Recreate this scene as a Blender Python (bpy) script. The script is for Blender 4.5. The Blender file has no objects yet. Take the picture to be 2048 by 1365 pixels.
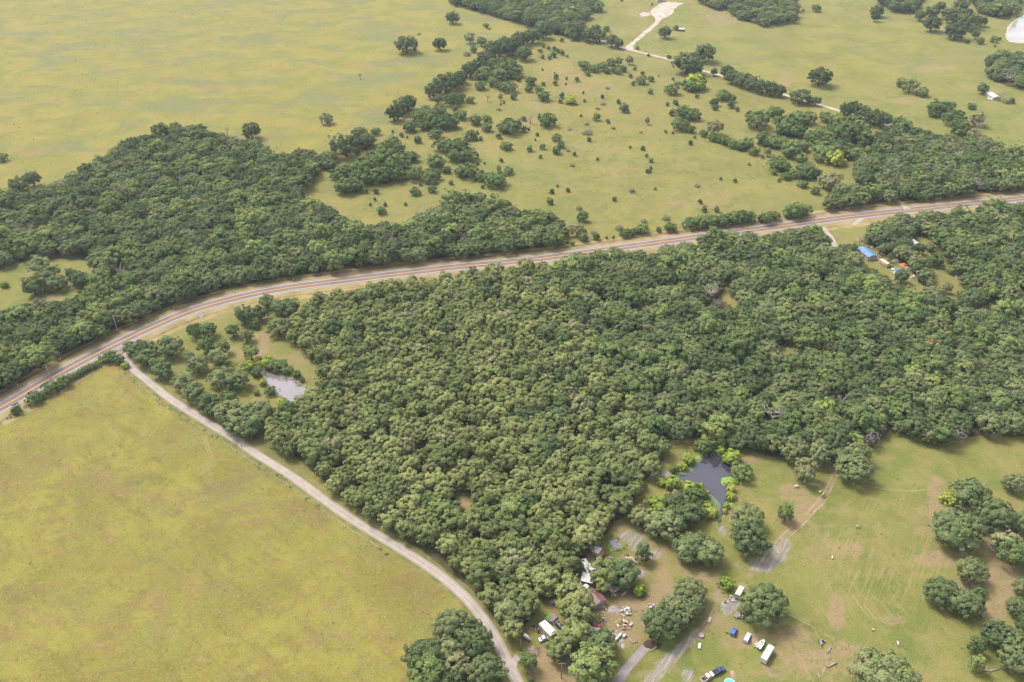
import bpy, math, random
import numpy as np
from mathutils import Vector
R_ = math.radians
rnd = random.Random(7)
scene = bpy.context.scene
COL = scene.collection

# ------------------------------------------------------------------ camera
CAM_H, PITCH, FPX = 275.0, R_(34.0), 1750.0          # FPX: focal length in pixels of the 2048 px wide photograph
cam_d = bpy.data.cameras.new('camera'); cam = bpy.data.objects.new('camera', cam_d); COL.objects.link(cam)
cam_d.sensor_width = 36.0; cam_d.lens = FPX / 2048 * 36.0
cam_d.clip_start = 1.0; cam_d.clip_end = 20000
cam.location = (0, 0, CAM_H); cam.rotation_euler = (math.pi / 2 - PITCH, 0, 0)
scene.camera = cam

# ------------------------------------------------------------------ sky, sun, exposure
world = bpy.data.worlds.new('World'); scene.world = world; world.use_nodes = True
wn, wl = world.node_tree.nodes, world.node_tree.links
SUN_EL, SUN_AZ = R_(56), R_(-52)                       # azimuth from +Y towards +X
sky = wn.new('ShaderNodeTexSky'); sky.sky_type = 'NISHITA'; sky.sun_disc = False
sky.sun_elevation = SUN_EL; sky.sun_rotation = SUN_AZ % (2 * math.pi)
sky.air_density = 1.0; sky.dust_density = 4.0; sky.ozone_density = 1.0
hs = wn.new('ShaderNodeHueSaturation'); hs.inputs['Saturation'].default_value = 0.42
bg = wn['Background']; bg.inputs['Strength'].default_value = 0.145
wl.new(sky.outputs[0], hs.inputs['Color']); wl.new(hs.outputs[0], bg.inputs['Color'])
sun_d = bpy.data.lights.new('sun', 'SUN'); sun_d.energy = 1.75; sun_d.angle = R_(17); sun_d.color = (1.0, 0.965, 0.91)
sun = bpy.data.objects.new('sun', sun_d); COL.objects.link(sun)
sdir = Vector((math.sin(SUN_AZ) * math.cos(SUN_EL), math.cos(SUN_AZ) * math.cos(SUN_EL), math.sin(SUN_EL)))
sun.rotation_euler = sdir.to_track_quat('Z', 'Y').to_euler(); sun.location = sdir * 800
vs = scene.view_settings
vs.view_transform = 'Standard'; vs.look = 'None'; vs.gamma = 1.0; vs.use_curve_mapping = False; vs.exposure = 1.30
scene.cycles.denoising_prefilter = 'NONE'
scene.cycles.max_bounces = 5; scene.cycles.diffuse_bounces = 2; scene.cycles.glossy_bounces = 2
scene.cycles.transmission_bounces = 2; scene.cycles.transparent_max_bounces = 4; scene.cycles.volume_bounces = 0

# ------------------------------------------------------------------ geometry helpers
CP, SP = math.cos(PITCH), math.sin(PITCH)
def at(x, y, z=0.0):
    """point of the place at height z that the photograph shows at (x, y)"""
    u, v = (x - 1024) / FPX, (y - 682.5) / FPX
    s = (CAM_H - z) / (SP + v * CP)
    return Vector((u * s, (CP - v * SP) * s, z))
def px_of(p):
    d = Vector(p) - Vector((0, 0, CAM_H))
    dep = d.y * CP - d.z * SP
    up = d.y * SP + d.z * CP
    return 1024 + FPX * d.x / dep, 682.5 - FPX * up / dep, dep
def zm(x0, y0, k):                                      # reads positions off an enlarged cutting of the photograph
    return lambda x, y: (x0 + x / k, y0 + y / k)
Z2 = zm(700, 0, 2.923); Z3 = zm(1348, 0, 2.923); Z4 = zm(0, 440, 2.923); Z5 = zm(1348, 898, 2.923)
Z6 = zm(1240, 840, 6.827); Z7 = zm(700, 898, 2.923); Z8 = zm(400, 600, 5.25)
ZA = zm(1000, 1065, 4.55); ZB = zm(1380, 1130, 5.81); ZC = zm(1100, 1060, 8.53); ZD = zm(1200, 1180, 8.53)
ZE = zm(1040, 1200, 9.75); ZF = zm(1700, 460, 11.375); ZG = zm(1240, 0, 10.24); ZH = zm(1900, 100, 10.5); ZI = zm(1900, 0, 13.65)
ZJ = zm(1560, 1200, 8.27); ZK = zm(1780, 560, 11.375)

def new_obj(name, data=None, parent=None):
    o = bpy.data.objects.new(name, data); COL.objects.link(o)
    if parent: o.parent = parent
    return o
def tag(o, label=None, cat=None, group=None, kind=None):
    if label: o['label'] = label
    if cat: o['category'] = cat
    if group: o['group'] = group
    if kind: o['kind'] = kind
    return o
def mesh_np(name, V, F, mats=(), mi=None, smooth=False):
    me = bpy.data.meshes.new(name)
    V = np.asarray(V, dtype=np.float32)
    if isinstance(F, np.ndarray):
        n, k = F.shape
        me.vertices.add(len(V)); me.vertices.foreach_set('co', V.ravel())
        me.loops.add(n * k); me.loops.foreach_set('vertex_index', F.astype(np.int32).ravel())
        me.polygons.add(n); me.polygons.foreach_set('loop_start', np.arange(0, n * k, k, dtype=np.int32))
        me.polygons.foreach_set('loop_total', np.full(n, k, dtype=np.int32))
    else:
        me.from_pydata([tuple(map(float, v)) for v in V], [], F)
    for m in mats: me.materials.append(m)
    if mi is not None: me.polygons.foreach_set('material_index', np.asarray(mi, dtype=np.int32))
    if smooth: me.polygons.foreach_set('use_smooth', np.ones(len(me.polygons), dtype=bool))
    me.update(calc_edges=True); me.validate()
    return me

class MB:
    """collects shapes for one mesh part"""
    def __init__(s): s.v = []; s.f = []
    def add(s, V, F):
        b = len(s.v); s.v += [tuple(v) for v in V]; s.f += [[i + b for i in f] for f in F]; return s
    def box(s, c, d, rz=0, rx=0, taper=1.0):
        hx, hy, hz = d[0] / 2, d[1] / 2, d[2] / 2; P = []
        for z in (-1, 1):
            t = taper if z > 0 else 1.0
            for x, y in ((-1, -1), (1, -1), (1, 1), (-1, 1)): P.append(Vector((x * hx * t, y * hy * t, z * hz)))
        out = []
        for p in P:
            if rx: p = Vector((p.x, p.y * math.cos(rx) - p.z * math.sin(rx), p.y * math.sin(rx) + p.z * math.cos(rx)))
            if rz: p = Vector((p.x * math.cos(rz) - p.y * math.sin(rz), p.x * math.sin(rz) + p.y * math.cos(rz), p.z))
            out.append(p + Vector(c))
        return s.add(out, [[3, 2, 1, 0], [4, 5, 6, 7], [0, 1, 5, 4], [1, 2, 6, 5], [2, 3, 7, 6], [3, 0, 4, 7]])
    def prism(s, prof, y0, y1, inset=0.0, insetz=None):
        """profile in x/z pushed from y0 to y1"""
        n = len(prof); V = [(x, y0, z) for x, z in prof] + [(x, y1, z) for x, z in prof]
        F = [[i, (i + 1) % n, n + (i + 1) % n, n + i] for i in range(n)]
        F += [list(range(n))[::-1], [n + i for i in range(n)]]
        return s.add(V, F)
    def xprism(s, prof, x0, x1):
        """profile in y/z pushed from x0 to x1"""
        n = len(prof); V = [(x0, y, z) for y, z in prof] + [(x1, y, z) for y, z in prof]
        F = [[i, n + i, n + (i + 1) % n, (i + 1) % n] for i in range(n)]
        F += [list(range(n)), [n + i for i in range(n)][::-1]]
        return s.add(V, F)
    def loft(s, rings, cap=True):
        n = len(rings[0]); V = [p for r in rings for p in r]; F = []
        for k in range(len(rings) - 1):
            for i in range(n): F.append([k * n + i, k * n + (i + 1) % n, (k + 1) * n + (i + 1) % n, (k + 1) * n + i])
        if cap: F.append(list(range(n))[::-1]); F.append([(len(rings) - 1) * n + i for i in range(n)])
        return s.add(V, F)
    def tube(s, pts, rad, n=6):
        pts = [Vector(p) for p in pts]; rings = []
        if not hasattr(rad, '__len__'): rad = [rad] * len(pts)
        for k, p in enumerate(pts):
            a, b = pts[max(0, k - 1)], pts[min(len(pts) - 1, k + 1)]
            d = (b - a).normalized(); ref = Vector((0, 0, 1)) if abs(d.z) < .9 else Vector((1, 0, 0))
            e1 = d.cross(ref).normalized(); e2 = d.cross(e1)
            rings.append([p + (e1 * math.cos(2 * math.pi * i / n) + e2 * math.sin(2 * math.pi * i / n)) * rad[k] for i in range(n)])
        return s.loft(rings)
    def cyl(s, c, r, h, n=14, axis='z'):
        a = {'z': Vector((0, 0, 1)), 'x': Vector((1, 0, 0)), 'y': Vector((0, 1, 0))}[axis] * h / 2
        return s.tube([Vector(c) - a, Vector(c) + a], r, n)
    def build(s, name, mat, parent=None, smooth=False, bevel=0.0):
        me = mesh_np(name, s.v, s.f, [mat], smooth=smooth)
        o = new_obj(name, me, parent)
        if bevel:
            b = o.modifiers.new('bevel', 'BEVEL'); b.width = bevel; b.segments = 2; b.limit_method = 'ANGLE'
        return o
def thing(name, label, cat, loc, rz=0.0, group=None):
    o = new_obj(name); o.location = loc; o.rotation_euler = (0, 0, rz); o.empty_display_size = .5
    return tag(o, label, cat, group)
def span(p0, p1, z=0.0):
    """centre on the ground, heading and length of something seen from p0 to p1 at height z"""
    a, b = at(*p0, z), at(*p1, z); d = b - a; c = (a + b) / 2
    return Vector((c.x, c.y, 0)), math.atan2(d.y, d.x), d.length

# ------------------------------------------------------------------ node helpers
class NT:
    def __init__(s, name):
        s.m = bpy.data.materials.new(name); s.m.use_nodes = True
        s.t = s.m.node_tree; s.n = s.t.nodes; s.l = s.t.links
        s.b = s.n['Principled BSDF']; s.out = s.n['Material Output']
    def put(s, sock, v):
        if hasattr(v, 'is_linked') or hasattr(v, 'links'): s.l.new(v, sock)
        elif isinstance(v, (tuple, list)) and len(v) == 3 and sock.type == 'RGBA': sock.default_value = (*v, 1)
        else: sock.default_value = v
    def coord(s, out='Object'): return s.n.new('ShaderNodeTexCoord').outputs[out]
    def attr(s, name):
        a = s.n.new('ShaderNodeAttribute'); a.attribute_name = name; return a.outputs['Fac']
    def map(s, vec, scale=(1, 1, 1), rot=(0, 0, 0)):
        m = s.n.new('ShaderNodeMapping'); s.put(m.inputs['Vector'], vec); m.inputs['Scale'].default_value = scale; m.inputs['Rotation'].default_value = rot
        return m.outputs[0]
    def noise(s, vec, scale, detail=4, rough=.55, dist=0.0):
        t = s.n.new('ShaderNodeTexNoise'); s.put(t.inputs['Vector'], vec); t.inputs['Scale'].default_value = scale
        t.inputs['Detail'].default_value = detail; t.inputs['Roughness'].default_value = rough; t.inputs['Distortion'].default_value = dist
        return t.outputs['Fac']
    def math(s, op, a, b=0.0, clamp=False):
        t = s.n.new('ShaderNodeMath'); t.operation = op; t.use_clamp = clamp; s.put(t.inputs[0], a); s.put(t.inputs[1], b); return t.outputs[0]
    def rng(s, v, a, b, c=0.0, d=1.0, smooth=True):
        t = s.n.new('ShaderNodeMapRange'); t.interpolation_type = 'SMOOTHSTEP' if smooth else 'LINEAR'
        for i, x in enumerate((v, a, b, c, d)): s.put(t.inputs[i], x)
        return t.outputs[0]
    def mix(s, f, a, b, mode='MIX'):
        t = s.n.new('ShaderNodeMix'); t.data_type = 'RGBA'; t.blend_type = mode
        s.put(t.inputs[0], f); s.put(t.inputs[6], a); s.put(t.inputs[7], b); return t.outputs[2]
    def bump(s, h, strength=.4, dist=.1):
        t = s.n.new('ShaderNodeBump'); t.inputs['Strength'].default_value = strength; t.inputs['Distance'].default_value = dist
        s.put(t.inputs['Height'], h); s.l.new(t.outputs[0], s.b.inputs['Normal'])
    def set(s, color=None, rough=None, metal=None, spec=None):
        if color is not None: s.put(s.b.inputs['Base Color'], color)
        if rough is not None: s.put(s.b.inputs['Roughness'], rough)
        if metal is not None: s.put(s.b.inputs['Metallic'], metal)
        if spec is not None: s.b.inputs['Specular IOR Level'].default_value = spec
        return s.m
def simple(name, col, rough=.6, var=.18, scale=1.5, metal=0.0, dirt=None, spec=.4, k=.8):
    """plain surface with uneven tone and some grime"""
    col = tuple(c * k for c in col); dirt = dirt and tuple(c * k for c in dirt)
    t = NT(name); co = t.coord('Object'); n = t.noise(co, scale, 5, .6)
    dk = tuple(c * (1 - var) for c in col); lt = tuple(min(1, c * (1 + var * .6)) for c in col)
    c = t.mix(n, dk, lt)
    if dirt:
        c = t.mix(t.rng(t.noise(t.map(co, (1, 1, .4)), scale * .8, 6, .7), .5, .75, 0, .75), c, dirt)
    return t.set(c, rough, metal, spec)

# ------------------------------------------------------------------ materials
def ground_mat():
    t = NT('grassland'); co = t.coord('Object')
    n_big = t.noise(co, .006, 4, .55); n_mid = t.noise(co, .03, 6, .62, .6); n_sm = t.noise(co, .14, 6, .68, .5); n_fine = t.noise(co, .75, 5, .75); n_gr = t.noise(co, 2.6, 3, .8)
    def streak(p, q, along, across, seed=0.0):
        """noise drawn out along the line p-q, the way mowers and wheels comb the grass"""
        d = at(*q) - at(*p); return t.noise(t.map(t.map(co, rot=(0, 0, -math.atan2(d.y, d.x))), (along, across, 1)), 1.0, 3, .6)
    st1 = streak((1850, 1180), (1876, 1100), .05, .75); st2 = streak((0, 900), (420, 1330), .035, .16); st3 = streak((1690, 1190), (1745, 1262), .06, .8)
    dry, lush, bare, wet, litter, pale, stripe, weed, comb = [t.attr(a) for a in ('dry', 'lush', 'bare', 'wet', 'litter', 'pale', 'stripe', 'weed', 'comb')]
    n_rag = t.math('ADD', t.math('MULTIPLY', n_sm, .55), t.math('MULTIPLY', n_fine, .45))
    def edge(m, k=1.6, lo=.26, hi=.84):
        return t.math('MULTIPLY', t.rng(t.math('ADD', m, t.math('MULTIPLY', t.math('SUBTRACT', n_rag, .5), k)), lo, hi), t.rng(m, 0, .12))
    g = t.mix(t.rng(n_mid, .3, .7), (.170, .172, .048), (.262, .232, .070))
    g = t.mix(t.rng(n_sm, .42, .68, 0, .6), g, (.295, .240, .105))
    g = t.mix(t.rng(n_big, .45, .62, 0, .45), g, (.185, .200, .062))
    l2 = t.mix(t.rng(n_mid, .35, .68), (.120, .172, .034), (.215, .230, .060))
    l2 = t.mix(t.rng(n_sm, .46, .66, 0, .6), l2, (.275, .230, .090)); l2 = t.mix(t.rng(t.noise(co, .05, 5, .65, .5), .49, .64, 0, .6), l2, (.300, .222, .112))
    g = t.mix(t.math('MULTIPLY', lush, t.rng(n_big, .2, .7, .65, 1.0)), g, l2)
    d2 = t.mix(t.rng(n_mid, .34, .64), (.192, .180, .034), (.285, .258, .052))
    d2 = t.mix(t.rng(n_sm, .44, .66, 0, .75), d2, (.235, .165, .062))
    d2 = t.mix(t.rng(t.noise(co, .045, 4, .6, .4), .50, .66, 0, .75), d2, (.200, .205, .055))
    d2 = t.mix(t.rng(st2, .50, .70, 0, .42), d2, (.150, .122, .030)); d2 = t.mix(t.rng(t.noise(co, .022, 6, .65, .5), .50, .64, 0, .7), d2, (.205, .142, .066))
    d2 = t.mix(t.rng(n_fine, .48, .70, 0, .55), d2, (.345, .305, .115)); d2 = t.mix(t.rng(n_fine, .30, .46, .42, 0), d2, (.150, .128, .026))
    d2 = t.mix(t.rng(t.noise(co, .085, 5, .65, .6), .54, .68, 0, .6), d2, (.185, .130, .052)); d2 = t.mix(t.rng(t.noise(co, .06, 4, .6, .3), .56, .70, 0, .5), d2, (.275, .270, .055))
    d2 = t.mix(t.rng(t.noise(co, 1.1, 2, .5), .68, .74, 0, .7), d2, (.46, .40, .20))
    g = t.mix(dry, g, d2)
    p2 = t.mix(t.rng(n_mid, .34, .66), (.190, .200, .044), (.280, .250, .056))
    p2 = t.mix(t.rng(t.noise(t.map(co, (.55, 1, 1)), .028, 5, .55, .7), .50, .60, 0, .85), p2, (.172, .190, .085))
    p2 = t.mix(t.rng(t.noise(t.map(co, (.7, 1, 1)), .05, 5, .6, .6), .52, .66, 0, .75), p2, (.285, .205, .080))
    p2 = t.mix(t.rng(n_sm, .50, .72, 0, .6), p2, (.280, .200, .080))
    p2 = t.mix(t.rng(n_fine, .30, .46, .45, 0), p2, (.150, .140, .045))
    g = t.mix(pale, g, p2)
    g = t.mix(t.math('MULTIPLY', edge(weed), .8), g, t.mix(n_fine, (.075, .105, .024), (.150, .170, .044)))
    bcol = t.mix(n_sm, (.250, .172, .100), (.345, .255, .155)); bcol = t.mix(t.rng(n_fine, .5, .7, 0, .6), bcol, (.440, .335, .230))
    g = t.mix(t.math('MULTIPLY', edge(bare), .85), g, bcol)
    scol = t.mix(n_fine, (.300, .195, .110), (.440, .335, .190))
    g = t.mix(t.math('MULTIPLY', stripe, t.rng(st1, .48, .66, 0, .62)), g, scol); g = t.mix(t.math('MULTIPLY', comb, t.rng(st3, .50, .68, 0, .62)), g, scol)
    wcol = t.mix(t.rng(st1, .4, .65), (.250, .222, .212), (.420, .390, .385))
    g = t.mix(t.math('MULTIPLY', edge(wet), .85), g, wcol)
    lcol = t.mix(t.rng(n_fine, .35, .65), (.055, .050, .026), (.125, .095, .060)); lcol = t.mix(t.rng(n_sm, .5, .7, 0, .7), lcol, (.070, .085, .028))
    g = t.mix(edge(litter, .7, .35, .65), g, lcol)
    g = t.mix(t.rng(n_gr, .36, .60, .5, 0), g, (.075, .072, .022)); g = t.mix(t.rng(n_gr, .52, .68, 0, .45), g, (.38, .33, .15))
    t.bump(t.math('ADD', n_fine, t.math('MULTIPLY', n_gr, .6)), .6, .6)
    g = t.mix(1.0, g, (.78, .76, .72), 'MULTIPLY')
    return t.set(g, .95, spec=.1)
M_ground = ground_mat()

def strip_mat(name, c1, c2, sc=.5, fine=3.0, rough=.95, c3=None):
    t = NT(name); co = t.coord('Object')
    c = t.mix(t.rng(t.noise(co, sc, 5, .6), .35, .65), c1, c2); c = t.mix(t.rng(t.noise(co, fine, 3, .7), .5, .75, 0, .4), c, c3 or tuple(x * .7 for x in c1))
    t.bump(t.noise(co, fine, 3, .7), .3, .1)
    return t.set(c, rough, spec=.15)
def asphalt_mat():
    t = NT('asphalt'); co = t.coord('Object'); a = t.attr('across')
    base = t.mix(t.rng(t.noise(co, .12, 4, .6), .3, .7), (.125, .090, .074), (.165, .124, .103))
    base = t.mix(t.rng(t.noise(co, 1.2, 4, .7), .5, .8, 0, .5), base, (.080, .060, .058))
    # wheel paths, polished and a little darker; the seal coat at the margins is paler
    w = t.math('ABSOLUTE', t.math('SUBTRACT', t.math('ABSOLUTE', a), 1.85)); w = t.math('ABSOLUTE', t.math('SUBTRACT', w, .85))
    base = t.mix(t.rng(w, .15, .55, .45, 0), base, (.082, .060, .052))
    base = t.mix(t.rng(t.math('ABSOLUTE', a), 3.9, 5.6, 0, .7), base, (.215, .172, .150))
    t.bump(t.noise(co, 6, 3, .7), .2, .05)
    return t.set(base, .8, spec=.3)
def gravel_mat():
    t = NT('gravel'); co = t.coord('Object'); a = t.math('ABSOLUTE', t.attr('across'))
    base = t.mix(t.rng(t.noise(co, .25, 5, .65), .3, .7), (.220, .182, .155), (.290, .248, .215))
    base = t.mix(t.rng(t.noise(co, 2.5, 4, .8), .5, .75, 0, .5), base, (.180, .140, .112))
    w = t.math('ABSOLUTE', t.math('SUBTRACT', a, .85))
    base = t.mix(t.rng(w, .1, .6, .35, 0), base, (.345, .292, .248))
    base = t.mix(t.rng(t.math('ADD', a, t.math('MULTIPLY', t.noise(co, .5, 4, .7), 1.2)), 1.9, 2.7, 0, .6), base, (.200, .165, .085))
    t.bump(t.noise(co, 5, 3, .8), .4, .08)
    return t.set(base, .95, spec=.15)
M_asph = asphalt_mat(); M_gravel = gravel_mat()
M_white = strip_mat('road_white_paint', (.50, .48, .46), (.58, .56, .54), 1.5, 5, .7, (.26, .22, .21))
M_chip = strip_mat('pale_chip_seal', (.24, .205, .19), (.32, .28, .26), .6, 3, .9, (.17, .13, .12))
M_yellow = strip_mat('road_yellow_paint', (.52, .25, .05), (.60, .31, .06), 1.5, 5, .7, (.40, .22, .08))
M_caliche = strip_mat('caliche', (.27, .222, .180), (.37, .315, .262), .12, .8, .95, (.20, .15, .105))
M_concrete = strip_mat('concrete', (.155, .132, .130), (.205, .175, .172), .3, 3)
M_mud = strip_mat('mud', (.14, .115, .10), (.19, .165, .15), .4, 2, .8, (.10, .085, .06))
M_verge = strip_mat('verge_grass', (.155, .138, .046), (.245, .185, .085), .10, .8, .95, (.225, .140, .085))
M_ditch = strip_mat('ditch_earth', (.130, .078, .048), (.190, .125, .080), .2, 1.5, .95, (.075, .055, .026))
M_track = strip_mat('bare_track', (.20, .145, .085), (.27, .20, .125), .2, 1.5, .95, (.15, .125, .05))
def water_mat(name, col, rough=.04):
    t = NT(name); co = t.coord('Object')
    c = t.mix(t.rng(t.noise(co, .05, 3, .5), .3, .7), tuple(x * .9 for x in col), tuple(x * 1.08 for x in col))
    t.bump(t.noise(co, 1.2, 3, .6), .04, .05)
    return t.set(c, rough, spec=.9)
M_waterA = water_mat('pond_water_mauve', (.150, .125, .128)); M_waterB = water_mat('pond_water_dark', (.034, .030, .040)); M_waterC = water_mat('pond_water_milky', (.27, .240, .212), .12)
M_algae = strip_mat('algae', (.085, .115, .055), (.125, .155, .07), .3, 1.5, .8, (.11, .10, .09))
M_lily = strip_mat('water_weed', (.12, .20, .03), (.18, .26, .05), .4, 2, .8)

def leaf_mat(name, c_dark, c_mid, c_light, transl=.14, spread=1.0):
    """foliage: tone differs leaf by leaf and tree by tree"""
    c_dark, c_mid, c_light = [tuple(x * k_ for x in c) for c, k_ in ((c_dark, 1.45), (c_mid, 1.52), (c_light, 1.58))]
    t = NT(name); oi = t.n.new('ShaderNodeObjectInfo').outputs['Random']; v = t.attr('tint')
    k = t.math('ADD', t.math('MULTIPLY', oi, .62 * spread), t.math('MULTIPLY', v, .38))
    r = t.n.new('ShaderNodeValToRGB'); t.put(r.inputs[0], k); e = r.color_ramp.elements
    e[0].position = .12; e[0].color = (*c_dark, 1); e[1].position = .88; e[1].color = (*c_light, 1); m = e.new(.5); m.color = (*c_mid, 1)
    d = t.n.new('ShaderNodeBsdfDiffuse'); tr = t.n.new('ShaderNodeBsdfTranslucent'); mx = t.n.new('ShaderNodeMixShader')
    t.put(d.inputs['Color'], r.outputs[0]); t.put(tr.inputs['Color'], t.mix(.5, r.outputs[0], (.16, .20, .03))); mx.inputs[0].default_value = transl
    t.l.new(d.outputs[0], mx.inputs[1]); t.l.new(tr.outputs[0], mx.inputs[2]); t.l.new(mx.outputs[0], t.out.inputs['Surface'])
    t.n.remove(t.b)
    return t.m
L_oak = leaf_mat('post_oak_leaves', (.072, .088, .032), (.106, .120, .044), (.152, .160, .058))
L_mix = leaf_mat('mixed_oak_leaves', (.050, .070, .030), (.080, .102, .042), (.128, .142, .060))
L_elm = leaf_mat('elm_leaves', (.056, .084, .030), (.090, .119, .040), (.134, .160, .052))
L_lime = leaf_mat('young_leaves', (.090, .135, .036), (.125, .165, .044), (.165, .200, .056))
L_dark = leaf_mat('live_oak_leaves', (.040, .056, .025), (.058, .076, .032), (.086, .104, .042))
L_jun = leaf_mat('juniper_leaves', (.042, .066, .026), (.062, .092, .034), (.090, .120, .042))
L_shrub = leaf_mat('thicket_leaves', (.050, .076, .027), (.072, .100, .034), (.100, .128, .044))
L_will = leaf_mat('willow_leaves', (.105, .145, .026), (.172, .205, .036), (.240, .240, .044))
L_grey = leaf_mat('grey_twig_foliage', (.095, .086, .066), (.128, .115, .092), (.165, .150, .124), .1)
L_brown = leaf_mat('rust_leaves', (.230, .135, .070), (.290, .180, .095), (.340, .220, .130), .15)
L_olive = leaf_mat('olive_leaves', (.100, .105, .048), (.140, .140, .066), (.180, .175, .088))
L_weed = leaf_mat('weed_leaves', (.090, .125, .030), (.140, .165, .042), (.210, .215, .070), .2)
L_straw = leaf_mat('straw_tufts', (.120, .112, .040), (.165, .150, .058), (.225, .205, .090), .2)
M_bark = simple('bark', (.115, .095, .075), .95, .35, 2); M_dead = simple('dead_wood', (.34, .29, .25), .9, .3, 3)

P = dict(
 white=simple('white_sheet_metal', (.60, .59, .565), .45, .10, .6, dirt=(.45, .40, .34)), offwhite=simple('offwhite_paint', (.46, .43, .39), .6, .2, .8, dirt=(.33, .28, .23)),
 cream=simple('cream_paint', (.62, .54, .40), .5, .12, .8), tan=simple('tan_metal', (.56, .44, .31), .6, .18, .7, dirt=(.36, .25, .17)),
 maroon=simple('maroon_roof_metal', (.165, .075, .075), .5, .18, .7, dirt=(.24, .15, .13)), rust=simple('rusty_roof_metal', (.250, .110, .075), .7, .3, 1, dirt=(.13, .07, .05)),
 grey=simple('grey_weathered_metal', (.36, .33, .32), .6, .2, .9, dirt=(.22, .18, .15)), dark=simple('dark_rubber', (.025, .025, .028), .8, .2, 3), black=simple('black_tank_paint', (.035, .030, .034), .45, .3, 1),
 glass=simple('dark_glass', (.03, .035, .045), .12, .1, 2, spec=.6), steel=simple('galvanised_steel', (.42, .42, .42), .4, .2, 2, .5), chrome=simple('wheel_alloy', (.45, .45, .46), .35, .2, 3, .6),
 blue=simple('blue_car_paint', (.045, .130, .340), .35, .08, 1, spec=.6), navy=simple('navy_car_paint', (.030, .045, .150), .35, .08, 1, spec=.6), red=simple('red_car_paint', (.42, .040, .045), .4, .12, 1, spec=.6),
 carwhite=simple('white_car_paint', (.56, .56, .56), .35, .08, 1, spec=.6), tarp=simple('blue_tarp', (.10, .215, .47), .5, .25, .8, dirt=(.25, .38, .62)), orange=simple('orange_sheet', (.62, .17, .05), .6, .2, 1),
 green=simple('green_tarp', (.11, .48, .075), .55, .2, 1), wood=simple('weathered_wood', (.235, .175, .125), .9, .35, 2), pinewood=simple('pale_timber', (.50, .36, .25), .85, .25, 2),
 teal=simple('pool_liner', (.10, .42, .52), .3, .1, 1), pink=simple('faded_pink_plastic', (.58, .33, .32), .6, .2, 1), lamp=simple('headlamp', (.75, .75, .72), .15, .05, 2), tail=simple('tail_lamp', (.35, .02, .02), .3, .05, 2),
 wall=simple('painted_wall', (.44, .38, .32), .85, .2, .7, dirt=(.25, .20, .16)), dirt=simple('earth_heap', (.33, .23, .15), .95, .3, 1), ash=simple('ash_heap', (.30, .26, .25), .95, .25, 1.5), marker=simple('orange_marker', (.70, .26, .03), .5, .1, 2),
 pole=simple('pole_wood', (.27, .21, .165), .9, .25, 2), palepole=simple('bleached_pole_wood', (.44, .42, .33), .9, .2, 2), hide=simple('tan_hide', (.42, .30, .20), .9, .2, 2), hide2=simple('pale_hide', (.62, .54, .46), .9, .2, 2), hide3=simple('dark_hide', (.10, .075, .06), .9, .3, 2),
 hay=simple('brush_heap', (.42, .29, .18), .95, .3, 1.5), insul=simple('porcelain', (.5, .42, .38), .3, .1, 2))
# ================================================================== the setting: ground
def W(pts, z=0.0): return np.array([at(x, y, z)[:2] for x, y in pts])
def inside(P, poly):
    x, y = P[:, 0], P[:, 1]; r = np.zeros(len(P), bool); n = len(poly); j = n - 1
    for i in range(n):
        xi, yi = poly[i]; xj, yj = poly[j]
        c = ((yi > y) != (yj > y)) & (x < (xj - xi) * (y - yi) / ((yj - yi) or 1e-9) + xi); r ^= c; j = i
    return r
def seg_dist(P, A, closed=False):
    d = np.full(len(P), 1e9); n = len(A)
    for i in range(n if closed else n - 1):
        a, b = A[i], A[(i + 1) % n]; ab = b - a; L = max(1e-9, ab @ ab)
        t = np.clip(((P - a) @ ab) / L, 0, 1); d = np.minimum(d, np.hypot(*(P - a - t[:, None] * ab).T))
    return d
def sstep(x): x = np.clip(x, 0, 1); return x * x * (3 - 2 * x)
def spline(pts, step=4.0):
    """smooth line through world points"""
    A = [Vector((p[0], p[1])) for p in pts]; out = []
    for i in range(len(A) - 1):
        p0, p1, p2, p3 = A[max(0, i - 1)], A[i], A[i + 1], A[min(len(A) - 1, i + 2)]
        n = max(2, int((p2 - p1).length / step))
        for k in range(n):
            t = k / n; out.append(.5 * ((2 * p1) + (p2 - p0) * t + (2 * p0 - 5 * p1 + 4 * p2 - p3) * t * t + (3 * p1 - p0 - 3 * p2 + p3) * t ** 3))
    out.append(A[-1]); return np.array([[v.x, v.y] for v in out])

HWY_PX = [(-420, 1030), (-200, 920), (0, 816), (101, 757), (200, 704), (300, 656), (376, 624), (445, 603), (513, 587), (582, 575), (650, 566), (803, 547), (905, 535), (994, 527), (1076, 518), (1179, 504.5), (1282, 490), (1400, 474), (1587, 449), (1724, 431), (1861, 416), (2048, 397), (2200, 382), (2400, 363)]
ROAD_PX = [(222, 690), (234, 700), (247, 714), (264, 737), (300, 766), (340, 798), (400, 836), (460, 873), (520, 913), (590, 957), (650, 1001), (720, 1049), (800, 1097), (860, 1136), (905, 1171), (945, 1211), (980, 1258), (1001, 1295), (1015, 1325), (1028, 1350), (1045, 1385), (1065, 1430)]
LANE_PX = [(1120, 60), (1180, 75), (1242, 95), (1290, 107), (1340, 120), (1400, 140), (1444, 152), (1500, 170), (1570, 190), (1635, 209), (1680, 222), (1740, 240), (1800, 258), (1880, 280)]
DRIVE_PX = [(1252, 98), (1262, 90), (1275, 79), (1290, 66), (1303, 55), (1312, 47), (1317, 40), (1319, 33)]
hwy = spline(W(HWY_PX)); road = spline(W(ROAD_PX), 3); lane = spline(W(LANE_PX), 6); drive = spline(W(DRIVE_PX), 3)

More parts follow.
